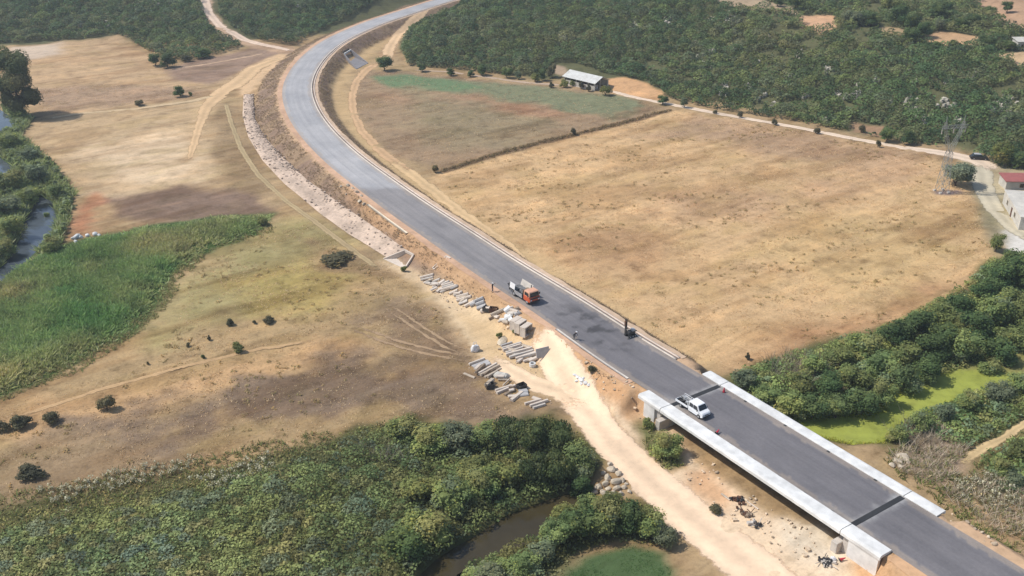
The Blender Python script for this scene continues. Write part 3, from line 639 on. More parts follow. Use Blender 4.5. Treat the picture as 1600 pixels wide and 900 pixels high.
# ------------------------------------------------------------------ BRIDGE
def frame_at(s):
    p = np.array([np.interp(s, RS, RC[:, k]) for k in (0, 1)]); q = np.array([np.interp(s+3, RS, RC[:, k]) for k in (0, 1)])
    t = (q-p)/np.hypot(*(q-p)); return p, math.atan2(t[1], t[0])
pj, _ = frame_at(S_J1); pk, _ = frame_at(S_J2); BRZ = math.atan2(*(pk-pj)[::-1]); LB = float(np.hypot(*(pk-pj)))
BM = Matrix.Translation((pj[0], pj[1], ZR)) @ Matrix.Rotation(BRZ, 4, 'Z'); BI = BM.inverted()
def bloc(px, z=ZR+.28):
    q = flat([px], z)[0]; return BI @ Vector((q[0], q[1], z))
HB = 4.80
bridge = thing('road_bridge', 'new concrete road bridge with white footway slabs and dark expansion joints', 'bridge', (pj[0], pj[1], ZR), BRZ)
xl0, xl1 = bloc((1006, 612)).x, bloc((1378, 868)).x; xr0, xr1 = bloc((1099, 582)).x, bloc((1468, 802)).x
wl = 2.05; wr = 1.75
def slab(x0, x1, side, w, nm='footway_slab'):
    b = MB(); y0 = side*(HB-.02); y1 = side*(HB+w); s = side; lo = 1 if side < 0 else .5
    prof = [(y0, -.06), (y0, .20*lo), (y0+s*.06, .25*lo), (y1-s*.36, .29*lo), (y1-s*.16, .24*lo), (y1, .05), (y1, -.34), (y1-s*.22, -.34), (y1-s*.3, -.12)]
    n = len(prof); V = [(x0, y, z) for y, z in prof]+[(x1, y, z) for y, z in prof]
    b.add(V, [tuple(range(n)), tuple(range(2*n-1, n-1, -1))]+[(i, (i+1) % n, n+(i+1) % n, n+i) for i in range(n)])
    return b.build(nm, 'concrete', bridge)
for sd, w, x0, x1 in ((-1, wl, xl0, xl1), (1, wr, xr0, xr1)):
    slab(x0, -.06, sd, w, 'approach_slab'); slab(.06, LB-.06, sd, w); slab(LB+.06, x1, sd, w, 'approach_slab')
MB().box((LB/2, 0, -.26), (LB-.1, 2*HB+1.6, .40)).build('deck', 'girder', bridge)
for k in range(6):
    y = -HB-.55+k*(2*HB+1.1)/5
    b = MB(); b.box((LB/2, y, -.55), (LB-.3, .75, .18)); b.box((LB/2, y, -.92), (LB-.3, .34, .56)); b.box((LB/2, y, -1.28), (LB-.3, .62, .16)); b.build('girder', 'girder', bridge)
for x, sg in ((-.55, 1), (LB+.55, -1)):
    b = MB(); b.box((x-sg*.35, 0, -1.9), (1.3, 2*HB+3.2, 3.7)); b.box((x+sg*.75, 0, -2.75), (.9, 2*HB+5.0, 2.6)); b.build('abutment', 'concrete_old', bridge, bevel=.05)
    for k in range(6):
        pass
for x in (0, LB):
    MB().box((x, -.1, .006), (.72, 2*HB-.3, .05)).build('expansion_joint', 'joint', bridge)
def wing(x0, x1, y, z0, z1, ztop, t=.4):
    b = MB(); V = [(x0, y-t/2, z0), (x1, y-t/2, z1), (x1, y-t/2, ztop), (x0, y-t/2, ztop), (x0, y+t/2, z0), (x1, y+t/2, z1), (x1, y+t/2, ztop), (x0, y+t/2, ztop)]
    b.add(V, [(0, 1, 2, 3), (7, 6, 5, 4), (0, 4, 5, 1), (1, 5, 6, 2), (2, 6, 7, 3), (3, 7, 4, 0)]); return b.build('wing_wall', 'concrete', bridge)
wing(xl0+1.2, -1.2, -HB-1.72, -3.0, -3.8, -.13); wing(LB+1.2, xl1-.2, -HB-1.72, -3.8, -3.0, -.13)
wing(xr0+1.0, -1.2, HB+1.4, -3.0, -3.8, -.13); wing(LB+1.2, xr1-.6, HB+1.4, -3.8, -3.0, -.13)
for k in range(7):
    MB().box((3+k*(LB-6)/6, -HB+.16, .02), (.42, .26, .05)).build('scupper', 'dark_metal', bridge)
for k in range(4):
    MB().box((5+k*(LB-9)/3, HB-.16, .02), (.42, .26, .05)).build('scupper', 'dark_metal', bridge)
# ------------------------------------------------------------------ vehicles
def wheel(parent, x, y, r, w):
    s = 1 if y > 0 else -1
    t = MB().cyl((x, y-w/2, r), (x, y+w/2, r), r, n=18).build('wheel', 'rubber', parent, bevel=.03)
    b = MB(); b.cyl((x, y+s*(w/2-.02), r), (x, y+s*(w/2+.015), r), r*.55, r*.5, 14); b.cyl((x, y+s*(w/2+.01), r), (x, y+s*(w/2+.05), r), r*.2, r*.16, 8); b.build('rim', 'grey_metal', t)
    return t
def mid(px): return flat([px], ZR)[0]
_, rz_p = frame_at(S_J1+3)
pp = mid((1083.5, 642))
pk_ = thing('pickup_truck', 'white double cab pickup with cluttered open bed beside the bridge footway', 'pickup truck', (pp[0], pp[1], ZR), rz_p)
body = [(-.35, .42), (-.35, 1.02), (-.30, 1.98), (-.1, 2.08), (1.55, 2.04), (2.02, 1.28), (2.62, 1.10), (2.80, .92), (2.84, .45), (2.5, .34), (-.2, .34)]
MB().prism(body, -.95, .95, lambda x, z: .16*max(0, (z-1.1)/.95)**1.2+(.10 if x > 2.6 else 0)).build('cab', 'white_paint', pk_, bevel=.05, seg=2)
def pane(nm, pts, th=.02, parent=None, mat='glass'):
    P0 = [Vector(p) for p in pts]; n = (P0[1]-P0[0]).cross(P0[2]-P0[0]).normalized()
    k = len(pts); b = MB(); b.add([p-n*th*.3 for p in P0]+[p+n*th for p in P0], [tuple(range(k))[::-1], tuple(range(k, 2*k))]+[(i, (i+1) % k, k+(i+1) % k, k+i) for i in range(k)]); return b.build(nm, mat, parent)
pane('windscreen', [(2.06, -.80, 1.27), (2.06, .80, 1.27), (1.60, .70, 1.97), (1.60, -.70, 1.97)], .03, pk_)
for s in (-1, 1):
    yb, yt = s*.955, s*.845
    A = [(-.15, yb-s*.035, 1.25), (.60, yb-s*.035, 1.25), (.60, yt+s*.02, 1.86), (-.10, yt+s*.02, 1.86)]; Bq = [(.76, yb-s*.035, 1.25), (1.86, yb-s*.035, 1.25), (1.46, yt+s*.02, 1.86), (.76, yt+s*.02, 1.86)]
    for q in (A, Bq): pane('side_window', q if s < 0 else q[::-1], .02, pk_)
    MB().box((2.79, s*.66, .80), (.10, .34, .16)).build('headlight', 'grey_metal', pk_, bevel=.02)
    MB().box((1.75, s*1.06, 1.32), (.12, .18, .24)).build('wing_mirror', 'dark_metal', pk_, bevel=.02)
MB().box((2.85, 0, .50), (.12, 1.78, .20)).build('bumper', 'dark_metal', pk_, bevel=.03)
MB().box((2.84, 0, .76), (.05, .8, .14)).build('grille', 'dark_metal', pk_)
b = MB(); b.box((-1.75, 0, .74), (2.7, 1.95, .10)); b.box((-1.75, 0, .58), (2.7, .8, .22)); b.build('bed_floor', 'dark_metal', pk_)
for s in (-1, 1): MB().box((-1.75, s*.98, .86), (2.72, .06, .34)).build('bed_side', 'white_paint', pk_)
MB().box((-3.09, 0, .86), (.06, 1.98, .34)).build('tailgate', 'white_paint', pk_)
b = MB()
for x, y, h in ((-.5, -.9, 1.75), (-.5, .9, 1.75), (-1.5, .9, 1.4)): b.bar((x, y, .78), (x, y, h), .06)
b.bar((-.5, -.9, 1.75), (-.5, .9, 1.75), .06); b.bar((-.5, .9, 1.4), (-3.0, .9, 1.4), .05); b.bar((-3.0, .9, .8), (-3.0, .9, 1.4), .05); b.build('bed_rack', 'white_paint', pk_)
wheel(pk_, 2.0, .84, .36, .24); wheel(pk_, 2.0, -.84, .36, .24); wheel(pk_, -1.95, .84, .36, .3); wheel(pk_, -1.95, -.84, .36, .3)
cg = thing('tool_pile', 'dark jumble of tools and canisters in the open pickup bed', 'tools', (pp[0], pp[1], ZR), rz_p)
b = MB(); rr = random.Random(3)
for k in range(9): MB().box((-.9-rr.random()*1.9, -.65+rr.random()*1.3, .93), (.25+rr.random()*.5, .2+rr.random()*.4, .28), rr.random()*3).build('canister', 'dark_metal' if k % 3 else 'grey_metal', cg, bevel=.02)
b = MB()
for k in range(6): b.bar((-.7-rr.random()*.3, -.7+rr.random()*1.4, 1.12), (-2.8, -.7+rr.random()*1.4, 1.15+rr.random()*.2), .06)
b.build('bars', 'grey_metal', cg)
MB().cyl((-2.3, .3, .8), (-2.3, .3, 1.32), .26, n=14).build('drum', 'grey_metal', cg); MB().cyl((-1.2, -.35, .8), (-1.2, -.35, 1.25), .22, n=14).build('drum', 'grey_metal', cg)
for q in (pk_, cg): q.scale = (.88, .88, .88)
# orange lorry
_, rz_t = frame_at(road_s((818, 466))); tp = mid((819.5, 465.5))
tk = thing('tipper_truck', 'small old truck with orange cab and pale dropped sides on the road edge', 'truck', (tp[0], tp[1], ZR), rz_t)
MB().prism([(1.15, .62), (1.15, 1.45), (2.92, 1.45), (3.02, 1.35), (3.04, .62), (2.8, .52), (1.3, .52)], -1.05, 1.05).build('cab', 'orange_paint', tk, bevel=.05)
MB().prism([(1.15, 1.453), (1.2, 2.22), (1.32, 2.34), (2.62, 2.34), (2.78, 2.22), (2.93, 1.453)], -1.03, 1.03, lambda x, z: .1*(z-1.45)).build('cab_top', 'pale_orange', tk, bevel=.04)
pane('windscreen', [(2.935, -.88, 1.50), (2.935, .88, 1.50), (2.80, .82, 2.16), (2.80, -.82, 2.16)], .03, tk)
for s in (-1, 1):
    q = [(1.45, s*1.005, 1.55), (2.65, s*1.005, 1.55), (2.55, s*.965, 2.1), (1.5, s*.965, 2.1)]; pane('side_window', q if s < 0 else q[::-1], .03, tk)
    MB().box((3.05, s*.78, .92), (.06, .28, .2)).build('headlight', 'white_paint', tk, bevel=.02)
    MB().box((2.7, s*1.2, 1.75), (.08, .2, .36)).build('wing_mirror', 'dark_metal', tk)
MB().box((3.06, 0, 1.18), (.05, 1.7, .24)).build('grille', 'dark_metal', tk); MB().box((3.08, 0, .6), (.14, 2.1, .24)).build('bumper', 'dark_metal', tk, bevel=.02)
b = MB(); b.box((-.4, .4, .72), (6.2, .14, .24)); b.box((-.4, -.4, .72), (6.2, .14, .24)); b.box((-1.0, 0, .72), (.2, .9, .2)); b.build('chassis', 'dark_metal', tk)
MB().box((-1.05, 0, .98), (3.9, 2.1, .14)).build('bed_floor', 'dark_metal', tk)
b = MB(); b.box((-.35, -1.09, .92), (2.3, .06, .72), rx=.12); b.build('side_panel', 'grey_metal', tk)
MB().box((-2.15, -1.0, 1.72), (1.45, .06, 1.0), rx=-.15).build('side_panel', 'white_paint', tk)
MB().box((-.9, 1.12, 1.75), (3.3, .06, 1.15), rx=-.42).build('side_panel', 'concrete_old', tk)
b = MB(); b.box((.98, 0, 1.55), (.08, 2.0, 1.1)); b.build('headboard', 'dark_metal', tk)
b = MB(); b.bar((-2.9, -.9, 1.0), (-3.75, -.9, 1.5), .1); b.bar((-2.9, -.3, 1.0), (-3.75, -.3, 1.5), .1); b.bar((-3.75, -.9, 1.5), (-3.75, -.3, 1.5), .1); b.bar((-3.75, -.6, 1.5), (-3.75, -.6, .3), .1); b.bar((-3.75, -.6, .35), (-2.8, -.6, .4), .08); b.build('rear_frame', 'dark_metal', tk)
for x, w in ((2.2, .3), (-1.6, .45)):
    for s in (-1, 1): wheel(tk, x, s*.88, .46, w)
MB().cyl((.95, .75, .9), (.95, .75, 2.6), .08, n=8).build('exhaust_stack', 'dark_metal', tk)
ld = thing('scrap_load', 'dark grey load heaped on the orange truck bed', 'load', (tp[0], tp[1], ZR), rz_t)
b = MB(); rr = random.Random(8)
for k in range(14): b.box((-2.3+rr.random()*2.8, -.7+rr.random()*1.5, 1.14+rr.random()*.25), (.4+rr.random()*.8, .3+rr.random()*.5, .25), rr.random()*3, rr.random()*.4)
b.build('slabs', 'load', ld)
b = MB(); b.box((.45, .35, 1.5), (.6, .5, .9)); b.cyl((.4, -.4, 1.1), (.4, -.4, 1.75), .25, n=12); b.build('tank', 'timber', ld, bevel=.03)
# post driver on the far kerb
mp = mid((985, 525)); _, rz_m = frame_at(road_s((985, 525)))
pm = thing('post_driver', 'small dark tracked post driving machine with upright mast at the kerb', 'machine', (mp[0], mp[1], ZR), rz_m-PI/2)
for s in (-1, 1):
    tr = MB().prism([(-.75, .12), (-.62, .0), (.62, .0), (.75, .12), (.75, .3), (.6, .42), (-.6, .42), (-.75, .3)], s*.5-.14, s*.5+.14).build('track', 'rubber', pm)
    [MB().cyl((x, s*.65, .21), (x, s*.66, .21), .13, n=10).build('roller', 'grey_metal', tr) for x in (-.5, 0, .5)]
MB().box((-.05, 0, .68), (1.25, .78, .55)).build('chassis', 'dark_metal', pm, bevel=.04)
MB().box((-.35, .1, 1.1), (.6, .7, .34)).build('engine_cover', 'grey_metal', pm, bevel=.05)
b = MB()
b.bar((.62, -.62, .15), (.62, -.62, 3.0), .13); b.bar((.62, -.30, .15), (.62, -.30, 3.0), .13)
for z in (.5, 1.3, 2.1, 2.9): b.bar((.62, -.62, z), (.62, -.3, z), .1)
b.bar((.1, -.46, .9), (.62, -.46, 1.6), .1); b.build('mast', 'dark_metal', pm)
MB().box((.70, -.46, 2.25), (.3, .36, .8)).build('hammer', 'rusty', pm, bevel=.03)
b = MB(); b.bar((-.2, .45, .9), (-.2, .95, 1.3), .05); b.box((-.2, .98, 1.32), (.35, .2, .12)); b.build('control_panel', 'dark_metal', pm)
MB().bar((.4, .5, .35), (1.15, .75, .12), .09).build('stabiliser', 'dark_metal', pm)
# ------------------------------------------------------------------ people
def person(loc, rz, label, arms, lean=0.0, crouch=0.0, cap=True, shirt='dark_cloth', vest=None):
    t = thing('person', label, 'person', loc, rz)
    hz = .93-crouch*.38; sx = lean*.55; cz = hz+.50-lean*.12
    J = {'pel': (0, 0, hz), 'wst': (sx*.35, 0, hz+.16), 'chs': (sx*.8, 0, cz-.08), 'nck': (sx, 0, cz+.08), 'hd0': (sx*1.12+.01, 0, cz+.17), 'hd1': (sx*1.2+.03, 0, cz+.29)}
    for s, k in ((1, 'L'), (-1, 'R')):
        J['hip'+k] = (0, s*.10, hz-.04); J['kne'+k] = (.05+crouch*.34, s*(.13+crouch*.1), .49-crouch*.06); J['ank'+k] = (-.02+s*.06, s*.14, .09); J['toe'+k] = (.16+s*.06, s*.16, .05)
        J['sh'+k] = (sx*.95, s*.19, cz+.0)
        e, h = arms[k]; J['el'+k] = tuple(Vector(J['sh'+k])+Vector(e)); J['wr'+k] = tuple(Vector(J['el'+k])+Vector(h)); d = Vector(h).normalized()
        J['hn'+k] = tuple(Vector(J['wr'+k])+d*.11)
    E = [('pel', 'wst'), ('wst', 'chs'), ('chs', 'nck'), ('nck', 'hd0'), ('hd0', 'hd1')]
    for k in 'LR': E += [('pel', 'hip'+k), ('hip'+k, 'kne'+k), ('kne'+k, 'ank'+k), ('ank'+k, 'toe'+k), ('chs', 'sh'+k), ('sh'+k, 'el'+k), ('el'+k, 'wr'+k), ('wr'+k, 'hn'+k)]
    R = dict(pel=.15, wst=.135, chs=.16, nck=.06, hd0=.085, hd1=.10, hip=.10, kne=.068, ank=.048, toe=.04, sh=.075, el=.05, wr=.034, hn=.045)
    ks = list(J); me = bpy.data.meshes.new('body'); me.from_pydata([J[k] for k in ks], [(ks.index(a), ks.index(b)) for a, b in E], [])
    o = bpy.data.objects.new('body', me); C.objects.link(o); sk = o.modifiers.new('skin', 'SKIN')
    for i, k in enumerate(ks):
        r = R.get(k, R.get(k[:-1], .06)); sv = me.skin_vertices[0].data[i]; sv.radius = (r, r*(.8 if k in ('chs', 'wst', 'pel') else 1)); sv.use_root = (k == 'pel')
    o.modifiers.new('sub', 'SUBSURF').levels = 1
    dg = bpy.context.evaluated_depsgraph_get(); me2 = bpy.data.meshes.new_from_object(o.evaluated_get(dg)); o.modifiers.clear(); o.data = me2; o.parent = t
    for mm in (shirt, 'grey_cloth', 'skin'): me2.materials.append(M[mm])
    hands = [Vector(J['hn'+k]) for k in 'LR']
    for p in me2.polygons:
        c = p.center; p.use_smooth = True
        p.material_index = 2 if (c.z > J['hd0'][2]-.05 and abs(c.y) < .14) or min((c-h).length for h in hands) < .1 else (1 if c.z < hz+.02 else 0)
    hx, hy, hzv = J['hd1']
    if cap:
        b = MB(); b.cyl((hx, 0, hzv+.0), (hx, 0, hzv+.12), .125, .06, 12); b.box((hx+.11, 0, hzv+.015), (.14, .18, .02)); b.build('helmet', 'white_paint', t)
    for k in 'LR':   # fingers
        b = MB(); h = Vector(J['hn'+k]); d = (h-Vector(J['wr'+k])).normalized(); s = d.cross(Vector((0, .2, 1))).normalized()
        for q, l in ((-.03, .06), (-.01, .075), (.01, .07), (.03, .055)): b.bar(h+s*q, h+s*q+d*(l+.03), .016)
        b.bar(h-d*.03+s*.03, h+s*.07+d*.02, .018); b.build('hand', 'skin', t)
    return t
q = G(769.5, 456.5)
person(tuple(q), -.3, 'worker in dark clothes with white helmet pointing one arm on the road shoulder', {'L': ((.10, .24, -.05), (.14, .22, .02)), 'R': ((.02, -.06, -.28), (.06, -.02, -.25))})
q = mid((896, 530))
person((q[0], q[1], ZR), rz_m+.4, 'worker in dark clothes with white helmet bending over the asphalt edge', {'L': ((.14, .03, -.24), (.14, 0, -.2)), 'R': ((.16, -.03, -.23), (.12, 0, -.2))}, lean=.7, crouch=.45)
# ------------------------------------------------------------------ red cones
def cone(px, lab, z=None, tip=0.0, rz=0.0):
    p = np.array([*flat([px], ZR)[0], ZR]) if z is None else G(*px)
    t = thing('traffic_cone', lab, 'cone', tuple(p), rz)
    if tip: t.rotation_euler = (0, tip, rz); t.location.z += .18
    MB().box((0, 0, .03), (.46, .46, .06)).build('base', 'dark_metal', t, bevel=.02)
    MB().cyl((0, 0, .06), (0, 0, .80), .19, .045, 14).build('cone_body', 'red', t)
    MB().cyl((0, 0, .36), (0, 0, .50), .1215, .0945, 14).build('stripe', 'pale_orange', t)
cone((1131, 613), 'red marker cone standing by the first expansion joint on the deck')
cone((1119, 679), 'red marker cone lying beside the long bridge footway slab', tip=1.25, rz=.9)
cone((1311, 877), 'red marker cone lying on sand below the end of the footway slab', z=1, tip=1.3, rz=.2)
# ------------------------------------------------------------------ culverts
def culvert(name, label, ha, hb, wa, wb, zh, hz, apron='concrete_pink', mat='concrete_pink', head=None, th=.28):
    """headwall between pixels ha, hb (tops at height zh); wings fall to wa, wb at the ground"""
    A, B = [np.r_[flat([p], zh)[0], zh] for p in (ha, hb)]; Wa, Wb = onto(wa)[0], onto(wb)[0]
    t = thing(name, label, 'culvert', (0, 0, 0)); o = (A+B)/2; t.location = tuple(o-np.array([0, 0, hz]))
    L = lambda p: Vector(p)-t.location
    zb = -.5
    def wall(P0, P1, z0, z1, nm):
        P0, P1 = L(P0), L(P1); d = Vector((P1.x-P0.x, P1.y-P0.y, 0)).normalized(); n = Vector((-d.y, d.x, 0))*th/2
        bb = min(P0.z, P1.z, 0)-.6
        V = [Vector((p.x, p.y, z))+s*n for s in (-1, 1) for p, z in ((P0, bb), (P1, bb), (P1, P1.z+z1), (P0, P0.z+z0))]
        b = MB(); b.add(V, [(0, 1, 2, 3), (7, 6, 5, 4), (0, 4, 5, 1), (1, 5, 6, 2), (2, 6, 7, 3), (3, 7, 4, 0)]); return b.build(nm, mat, t, bevel=.02)
    wall(A, Wa, 0, .18, 'wing_wall'); wall(B, Wb, 0, .18, 'wing_wall')
    # headwall with a dark mouth: two posts and a lintel, back plate set in
    a, b_ = L(A), L(B); d = (b_-a); d.z = 0; l = d.length; d = d/l; H = hz+.5
    pos = lambda u, z: a+d*u+Vector((0, 0, z))
    hb_ = MB(); hb_.bar(pos(l*.5, -.25)-d*l*.5, pos(l*.5, -.25)+d*l*.5, th, .5); hb_.build('lintel', head or mat, t)
    [MB().bar(pos(u, -H), pos(u, -.5), .24, th).build('jamb', mat, t) for u in (.12, l-.12)]
    out = (L(Wa)+L(Wb))/2-(a+b_)/2; out.z = 0; out = out.normalized()
    m = MB(); c = (a+b_)/2-out*1.6+Vector((0, 0, -H/2)); m.box(c, (l, .1, H+.2), math.atan2(d.y, d.x)); m.build('mouth_shade', 'dark_metal', t)  # dark plate stands in for the shade inside the mouth
    m = MB()
    fl = [L(A)+Vector((0, 0, -hz+.03)), L(B)+Vector((0, 0, -hz+.03)), L(Wb)+Vector((0, 0, .06)), L(Wa)+Vector((0, 0, .06))]
    m.add(fl+[p-Vector((0, 0, .3)) for p in fl], [(0, 1, 2, 3), (7, 6, 5, 4), (0, 4, 5, 1), (1, 5, 6, 2), (2, 6, 7, 3), (3, 7, 4, 0)]); m.build('apron', apron, t)
    return t
culvert('culvert', 'pale concrete culvert with two sloping wing walls at the end of the stone bedding', (633, 390), (646, 397), (599, 405), (632, 420), 1.75, 1.65)
culvert('culvert', 'culvert with shade-painted walls and white headwall on the inner bank of the far curve', (537.5, 83.5), (548, 77), (557, 108), (575, 99), 2.3, 2.2, mat='concrete_shaded', apron='concrete_shaded', head='concrete')
# drain chute
cA = G(699, 402); cB = G(677, 421)
ch = thing('drain_chute', 'narrow pale concrete drain chute running down the bank beside the culvert', 'drain', tuple(cA))
b = MB(); D = Vector(cB-cA)+Vector((0, 0, .12)); nrm = Vector((-D.y, D.x, 0)).normalized()
for s in (-.3, .3): b.bar(nrm*s+Vector((0, 0, .12)), nrm*s+D, .14, .26)
b.bar(Vector((0, 0, .02)), D-Vector((0, 0, .1)), .5, .1); b.build('channel', 'concrete_pink', ch)
b = MB(); b.bar(nrm*-.5+Vector((.0, 0, .1)), nrm*.9+Vector((0, 0, .1)), .4, .2); b.build('inlet', 'concrete_pink', ch)
# ------------------------------------------------------------------ yard: beams, blocks, slabs
def obox(a, b, z, w, h, mat, name, label, cat, group=None, zb=None, taper=0):
    """a beam lying from pixel a to pixel b, its underside dz above the ground"""
    A, B = onto([a, b], z); A = Vector(A); B = Vector(B)
    if (B-A).length < .3: B = A+Vector((.5, .1, 0))
    mid_ = (A+B)/2; l = (B-A).length; rz = math.atan2(B.y-A.y, B.x-A.x); ry = -math.asin(max(-1, min(1, (B.z-A.z)/l)))
    prof = [(-w/2, 0), (w/2, 0), (w/2, h*.55), (w*.36, h), (-w*.36, h), (-w/2, h*.55)]; n = len(prof)
    rr = random.Random(int(a[0]*31+a[1]*7)); e = [rr.uniform(-.04, .04) for _ in range(4)]
    V = [(-l/2+e[0]*(1 if y > 0 else -1), y, zz) for y, zz in prof]+[(l/2+e[1]*(1 if y > 0 else -1), y, zz) for y, zz in prof]
    m = MB(); m.add(V, [tuple(range(n)), tuple(range(2*n-1, n-1, -1))]+[(i, (i+1) % n, n+(i+1) % n, n+i) for i in range(n)])
    o = m.build(name, mat, None, mid_, bevel=.02); o.rotation_euler = (0, ry, rz); return tag(o, label, cat, group)
ORD = ['first', 'second', 'third', 'fourth', 'fifth', 'sixth', 'seventh', 'eighth', 'ninth', 'tenth', 'eleventh', 'twelfth']
def stack(rows, where, group, cp='concrete_pink', name='concrete_beam', cat='beam', word='concrete beam'):
    for i, r in enumerate(rows):
        a, b, z, w, h = r[:5]; mt = r[5] if len(r) > 5 else cp
        colour = {'concrete_pink': 'sandy', 'concrete_old': 'tan grey', 'concrete_grey': 'grey', 'timber': 'dark brown', 'timber_pale': 'pale', 'concrete': 'white'}[mt]
        obox(a, b, z, w, h, mt, name, f'{colour} {word}, {ORD[i]} from the culvert end, {where}', cat, group)
stack([((657, 435.5), (678, 430), .0, .42, .42), ((658, 438.5), (677, 434), .0, .4, .32, 'concrete_old'), ((662, 443), (673, 438.5), 0, .5, .25), ((677, 441), (688, 436.5), 0, .45, .3, 'concrete_old'), ((680, 446), (692, 441), 0, .4, .3), ((676, 450), (682, 447), 0, .5, .3, 'concrete_old')],
      'in the row nearest the culvert', 'concrete beams laid out next to the culvert')
stack([((692, 446), (703, 441), 0, .4, .45, 'concrete_old'), ((691, 448.5), (708, 443), 0, .4, .45), ((692, 451), (710, 446), .05, .4, .45, 'concrete_old'), ((690, 455), (714, 448), .05, .5, .5), ((705, 452), (716, 447), .1, .5, .3, 'concrete_grey'), ((703, 460), (716, 454), 0, .6, .35), ((710, 463), (723, 457), 0, .5, .4, 'concrete_old'), ((714, 466), (733, 461), 0, .45, .5), ((714, 471), (737, 464), 0, .5, .4), ((718, 475), (731, 470), 0, .9, .3, 'concrete_old')],
      'middle row along the bank', 'concrete beams laid out along the middle of the bank')
stack([((727, 480), (741, 472), 0, .6, .4), ((736, 478), (744, 474), 0, .9, .5, 'concrete_grey'), ((742, 474), (757, 467.5), 0, .5, .6, 'concrete_grey'), ((745, 478), (758, 473), .0, .6, .55, 'concrete_grey'), ((746, 483), (760, 478), 0, .9, .4, 'concrete_grey'), ((752, 488), (767, 483), 0, .9, .5), ((768, 494), (789, 485), .1, .45, .5, 'timber_pale'), ((765, 500), (775, 494), 0, .4, .4, 'timber')],
      'row below the pointing worker', 'grey precast pieces below the road shoulder')
stack([((789, 488), (798, 481), 0, 1.0, .5, 'concrete'), ((794, 493), (806, 487), 0, 1.2, .4, 'concrete_old'), ((790, 499), (800, 494), 0, 1.1, .5, 'concrete'), ((797, 504), (803, 500), .1, 1.2, .6, 'concrete'), ((802, 487), (812, 483), 0, .7, .5, 'timber'), ((805, 493), (813, 489), 0, .8, .5, 'concrete_grey')],
      'heaped behind box culvert units', 'pale slabs heaped behind the culvert units', word='slab', name='concrete_slab', cat='slab')
stack([((783, 542), (800, 536.5), 0, .4, .35, 'concrete_grey'), ((785, 546), (815, 537), .05, .42, .4, 'concrete_old'), ((786, 549), (814, 540.5), .1, .42, .45), ((791, 553), (818, 544), 0, .42, .4, 'concrete_old'), ((791, 556), (832, 545), .1, .45, .45), ((796, 560), (834, 549), .05, .42, .4, 'concrete_old'), ((806, 562), (837, 552), .05, .45, .4), ((812, 560.5), (838, 554), .1, .42, .45, 'concrete_old'), ((818, 566), (832, 561), 0, .5, .35)],
      'stack behind the white ring', 'long beams stacked beside the white concrete ring')
stack([((733, 571), (757, 562), 0, .4, .4), ((739, 574), (763, 565), 0, .9, .25, 'concrete_grey'), ((744, 577), (765, 568), 0, .8, .25, 'concrete_grey'), ((748, 586), (776, 570), .05, .42, .45), ((751, 588), (780, 572.5), .0, .42, .42, 'timber_pale'), ((725, 584), (742, 591), 0, .4, .2, 'timber_pale')],
      'field stack above the crate', 'long beams stacked on the field beside the dirt branch')
stack([((778, 594), (796, 594), .1, .25, .2, 'timber_pale'), ((786, 603), (796, 593), .2, .25, .2, 'timber_pale'), ((774, 612), (800, 604), 0, .42, .4), ((776, 616), (805, 604), 0, .45, .4), ((811, 613), (824, 611), .1, .9, .3, 'concrete_grey'), ((812, 618), (825, 616), 0, 1.0, .3, 'concrete_grey'), ((832, 622), (846, 627), 0, .6, .3), ((820, 633), (845, 626), 0, .42, .4), ((828, 636), (856, 627), .05, .45, .4), ((833, 639), (852, 633), 0, .4, .35, 'concrete_old')],
      'lowest row beside the track', 'beams in the lowest row beside the wide track')
rr = random.Random(31)
def extra(n, poly, where, group, sizes, mats):
    k = 0; xs_ = [p[0] for p in poly]; ys_ = [p[1] for p in poly]; pts = []
    while k < n:
        x, y = rr.uniform(min(xs_), max(xs_)), rr.uniform(min(ys_), max(ys_))
        ins = False
        for (x0, y0), (x1, y1) in zip(poly, poly[1:]+poly[:1]):
            if (y0 > y) != (y1 > y) and x < x0+(y-y0)*(x1-x0)/(y1-y0): ins = not ins
        if ins: pts.append((x, y)); k += 1
    for x, y in pts:
        l = rr.uniform(*sizes); a = rr.gauss(-.32, .35); mt = rr.choice(mats)
        obox((x-l/2, y-l/2*a), (x+l/2, y+l/2*a), rr.choice([0, 0, .12, .3]), rr.uniform(.3, .8), rr.uniform(.2, .45), mt, 'concrete_offcut', f'short loose concrete offcut {where}', 'offcut', group)
extra(16, [(656, 432), (700, 440), (745, 468), (766, 486), (752, 492), (715, 476), (680, 455)], 'strewn between the beams below the road bank', 'loose offcuts below the road bank', (6, 14), ['concrete_pink', 'concrete_old', 'concrete_pink', 'timber_pale'])
extra(10, [(772, 484), (800, 480), (822, 500), (812, 508), (790, 505), (770, 500)], 'in the heap behind the box culvert units', 'loose offcuts behind the box culvert units', (6, 13), ['concrete_old', 'concrete', 'timber_pale', 'concrete_pink'])
extra(10, [(780, 540), (815, 535), (840, 552), (836, 568), (805, 565)], 'over the parallel beams by the white ring', 'loose offcuts by the white ring', (8, 20), ['concrete_pink', 'concrete_old', 'timber_pale'])
extra(14, [(735, 572), (775, 566), (800, 595), (826, 612), (856, 634), (838, 640), (800, 620), (765, 600)], 'scattered on the grass along the lowest beam row', 'loose offcuts along the lowest beam row', (6, 18), ['concrete_pink', 'timber_pale', 'concrete_old', 'timber'])
